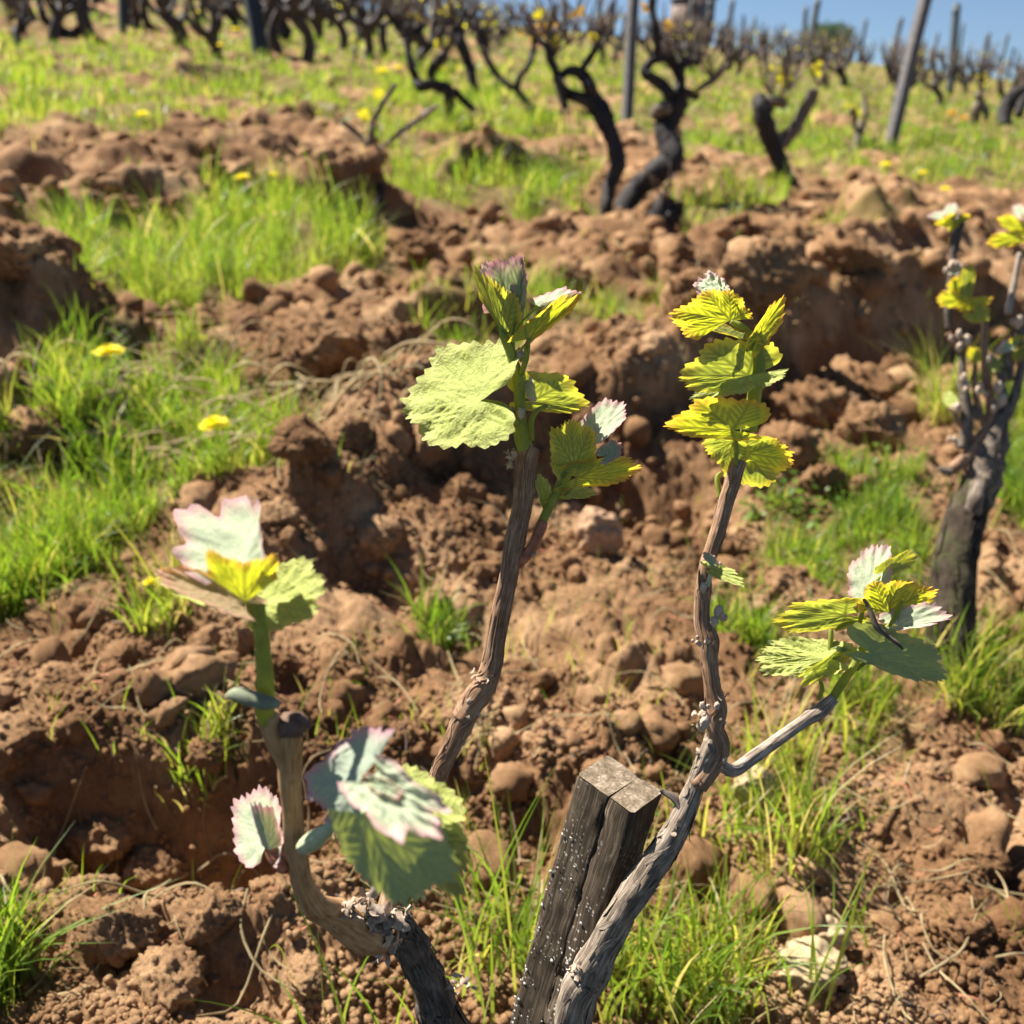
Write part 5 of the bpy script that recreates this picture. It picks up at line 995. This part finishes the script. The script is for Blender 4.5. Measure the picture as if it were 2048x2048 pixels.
mb = MB(); rn = np.random.default_rng(8); n = 2600; d = rn.standard_normal((n, 3)); d /= np.linalg.norm(d, axis=1)[:, None]; rad = rn.random(n)**.4*(1+.25*perlin(d[:, 0]*3, d[:, 1]*3+d[:, 2]*2, 3)); c = tb+np.array([0, 0, 1.0])+d*rad[:, None]*np.array([2.3, 1.8, 1.15])
for k_ in range(n):
    a = rn.standard_normal(3); a /= np.linalg.norm(a); b2 = np.cross(a, rn.standard_normal(3)); b2 /= np.linalg.norm(b2); s = .11*rn.uniform(.6, 1.4); mb.add([c[k_]-a*s, c[k_]+b2*s*.6, c[k_]+a*s, c[k_]-b2*s*.6], [np.arange(4)])
M_CROWN = simple('tree crown', (.055, .085, .025), .7, .2, 2, .4, .1, .01, (.08, .13, .02)); build(mb, 'crown', M_CROWN, tr, smooth=False)

# ------------------------------------------------------------------ dandelions
def dandelion(x, y, size, label, m=M_PETAL, hgt=.05, group='yellow flowers in the grass'):
    gpt = gp(x, y); D = depth_of(gpt); e = empty('dandelion', gpt); tag(e, label, 'flower', group); s = size/2048*D/2; hgt = max(hgt, .02)
    rd = random.Random(int(x+y)); tp = gpt+np.array([rd.gauss(0, .006), rd.gauss(0, .006), hgt]); mb = MB(); tube(mb, [gpt-np.array([0, 0, .01]), (gpt+tp)/2+np.array([.004, 0, 0]), tp], [.0022, .002, .002], 6, 3); build(mb, 'stem', M_STEM, e)
    mb = MB()
    for ring, (cn, el, ln) in enumerate(((16, .15, 1.0), (14, .5, .85), (10, .95, .6))):
        for k_ in range(cn):
            a = k_*6.283/cn+ring*.3+rd.uniform(-.1, .1); L_ = s*ln*rd.uniform(.85, 1.1); d = np.array([math.cos(a)*math.cos(el), math.sin(a)*math.cos(el), math.sin(el)]); q = np.array([-math.sin(a), math.cos(a), 0])*s*.17; c0 = tp+np.array([0, 0, s*.1])
            mb.add([c0+d*L_*.1-q*.5, c0+d*L_*.1+q*.5, c0+d*L_*.6+q, c0+d*L_*.6-q, c0+d*L_+q*.7-np.array([0, 0, s*.05]), c0+d*L_-q*.7-np.array([0, 0, s*.05])], [np.array([0, 1, 2, 3]), np.array([3, 2, 4, 5])])
    build(mb, 'flower_head', m, e); return e
for x, y, s, lab in ((285, 336, 30, 'flat yellow flower on dark soil, left part of the picture'), (458, 412, 30, 'round yellow flower at the left of the tall grass clump'), (521, 400, 16, 'tiny yellow flower in the tall grass clump'), (222, 742, 52, 'large yellow flower in the near left grass'), (413, 852, 54, 'wide yellow flower beside pale straw in the near grass'),
                     (449, 88, 22, 'small yellow flower left of the broad dark post'), (422, 160, 18, 'yellow flower below a bare brown mound, far left'), (722, 150, 38, 'big bright yellow flower beside the kinked old vine'), (755, 148, 24, 'second yellow flower next to the big bright one'), (1650, 446, 24, 'yellow flower in front of the reddish mound'), (1722, 444, 20, 'small yellow flower right of the reddish mound'), (1772, 440, 22, 'yellow flower just left of the small pruned vine'), (283, 1195, 24, 'yellowed round bloom on the near left soil')):
    dandelion(x*F, y*F+(45 if 600 < y < 900 else 0), s*F*1.15, lab, hgt=.08 if 600 < y < 900 else .05 if y > 900 else .11)
for x, y, lab in ((1792, 246, 'left one of two orange flowers at the far right'), (1816, 244, 'right one of two orange flowers at the far right')):
    dandelion(x*F, y*F, 24*F, lab, M_ORANGE, .1)

# ------------------------------------------------------------------ stones and clods
def stone(name, cat, x, y, wpx, hpx, label, m, seed, group=None, sink=.25):
    gpt = gp(x, y+hpx*.4); D = depth_of(gpt); rn = np.random.default_rng(seed); wr, hr = wpx/2048*D/2, hpx/2048*D/2
    if name == 'soil_clod': d = clod_shape(IV4, seed)*1.08; nz = np.ones(len(d))
    else: d = IV4.copy(); nz = 1+.20*fbm(d[:, 0]*1.5+seed, d[:, 1]*1.5+d[:, 2]*1.3, seed, 2)+.07*fbm(d[:, 0]*6+seed, d[:, 1]*6+d[:, 2]*5, seed+3, 3)
    v = d*nz[:, None]*np.array([wr, wr*rn.uniform(.7, .95), hr]); c0 = gpt+np.array([0, 0, hr*(1-2*sink)])
    o = link(name, raw_mesh(name, c0+v-gpt, fa=IF4, mats=[m])); o.location = gpt; tag(o, label, cat, group); return o
stone('stone', 'stone', 1632, 1890, 118, 80, 'pale ochre stone, upper of two by the bottom right grass', M_STONE, 3)
stone('stone', 'stone', 1610, 1965, 132, 80, 'pale ochre stone, lower of two by the bottom right grass', M_STONE, 4)
stone('stone', 'stone', 1498, 1604, 80, 110, 'tall pale stone half hidden in grass behind the split stake', M_STONE, 5)
stone('stone', 'stone', 1195, 1075, 100, 110, 'brown pointed stone with pale top under the shaded berm', M_STONE2, 6)
stone('soil_clod', 'clod', 84, 905, 108, 96, 'square brown clod at the left edge beside dry straw', M_CRUMB, 7)
stone('soil_clod', 'clod', 285, 1590, 116, 70, 'light brown clod above the dark hollow, lower left', M_CRUMB, 8)
stone('soil_clod', 'clod', 420, 1540, 60, 66, 'rounded brown clod by the small grass tuft, lower left', M_CRUMB, 9)
stone('soil_clod', 'clod', 175, 1560, 110, 86, 'large rough clod left of the light brown one', M_CRUMB, 10)
stone('soil_clod', 'clod', 480, 1290, 60, 80, 'upright small clod left of the thick green shoot', M_CRUMB, 11)
stone('soil_clod', 'clod', 572, 1360, 60, 60, 'rounded pale clod right behind the thick green shoot', M_CRUMB, 12)
stone('soil_clod', 'clod', 963, 1160, 44, 36, 'small pale clod left of the middle cane', M_CRUMB, 13)
rc = random.Random(44); k_ = 0
CL = [(1620, 800, 180, 150), (1500, 720, 150, 130), (1700, 740, 150, 130), (1740, 860, 130, 110), (1560, 900, 120, 100), (1640, 960, 90, 80), (1450, 800, 120, 100), (1800, 700, 130, 110), (1380, 730, 110, 90), (1250, 760, 120, 90), (1180, 800, 100, 80), (700, 980, 110, 80), (850, 960, 100, 80), (620, 1040, 110, 80), (760, 1080, 90, 70), (920, 1000, 90, 80), (560, 1110, 80, 60), (30, 1500, 130, 90), (60, 1640, 130, 110), (260, 1350, 90, 60), (120, 1400, 100, 60), (330, 1450, 80, 60), (60, 1900, 110, 80), (250, 1900, 160, 120), (330, 2000, 150, 100), (180, 1780, 110, 80), (480, 1700, 110, 90), (440, 1900, 110, 80), (560, 1840, 90, 70), (620, 1980, 90, 70), (1840, 1560, 90, 60), (1960, 1720, 90, 60), (1900, 1900, 110, 70), (1780, 1980, 90, 60), (60, 660, 170, 110), (40, 800, 140, 90), (640, 720, 180, 120), (780, 690, 130, 90), (820, 480, 110, 80), (1120, 560, 120, 70), (1660, 620, 170, 110), (1530, 620, 150, 90)]
for x, y, a, b_ in CL:
    stone('soil_clod', 'clod', x, y, a, b_, 'crumbly brown clod turned up on the ploughed soil ridges', M_SOIL if k_ % 2 else M_CRUMB, 60+k_, 'ploughed clods on the ridges', .42); k_ += 1
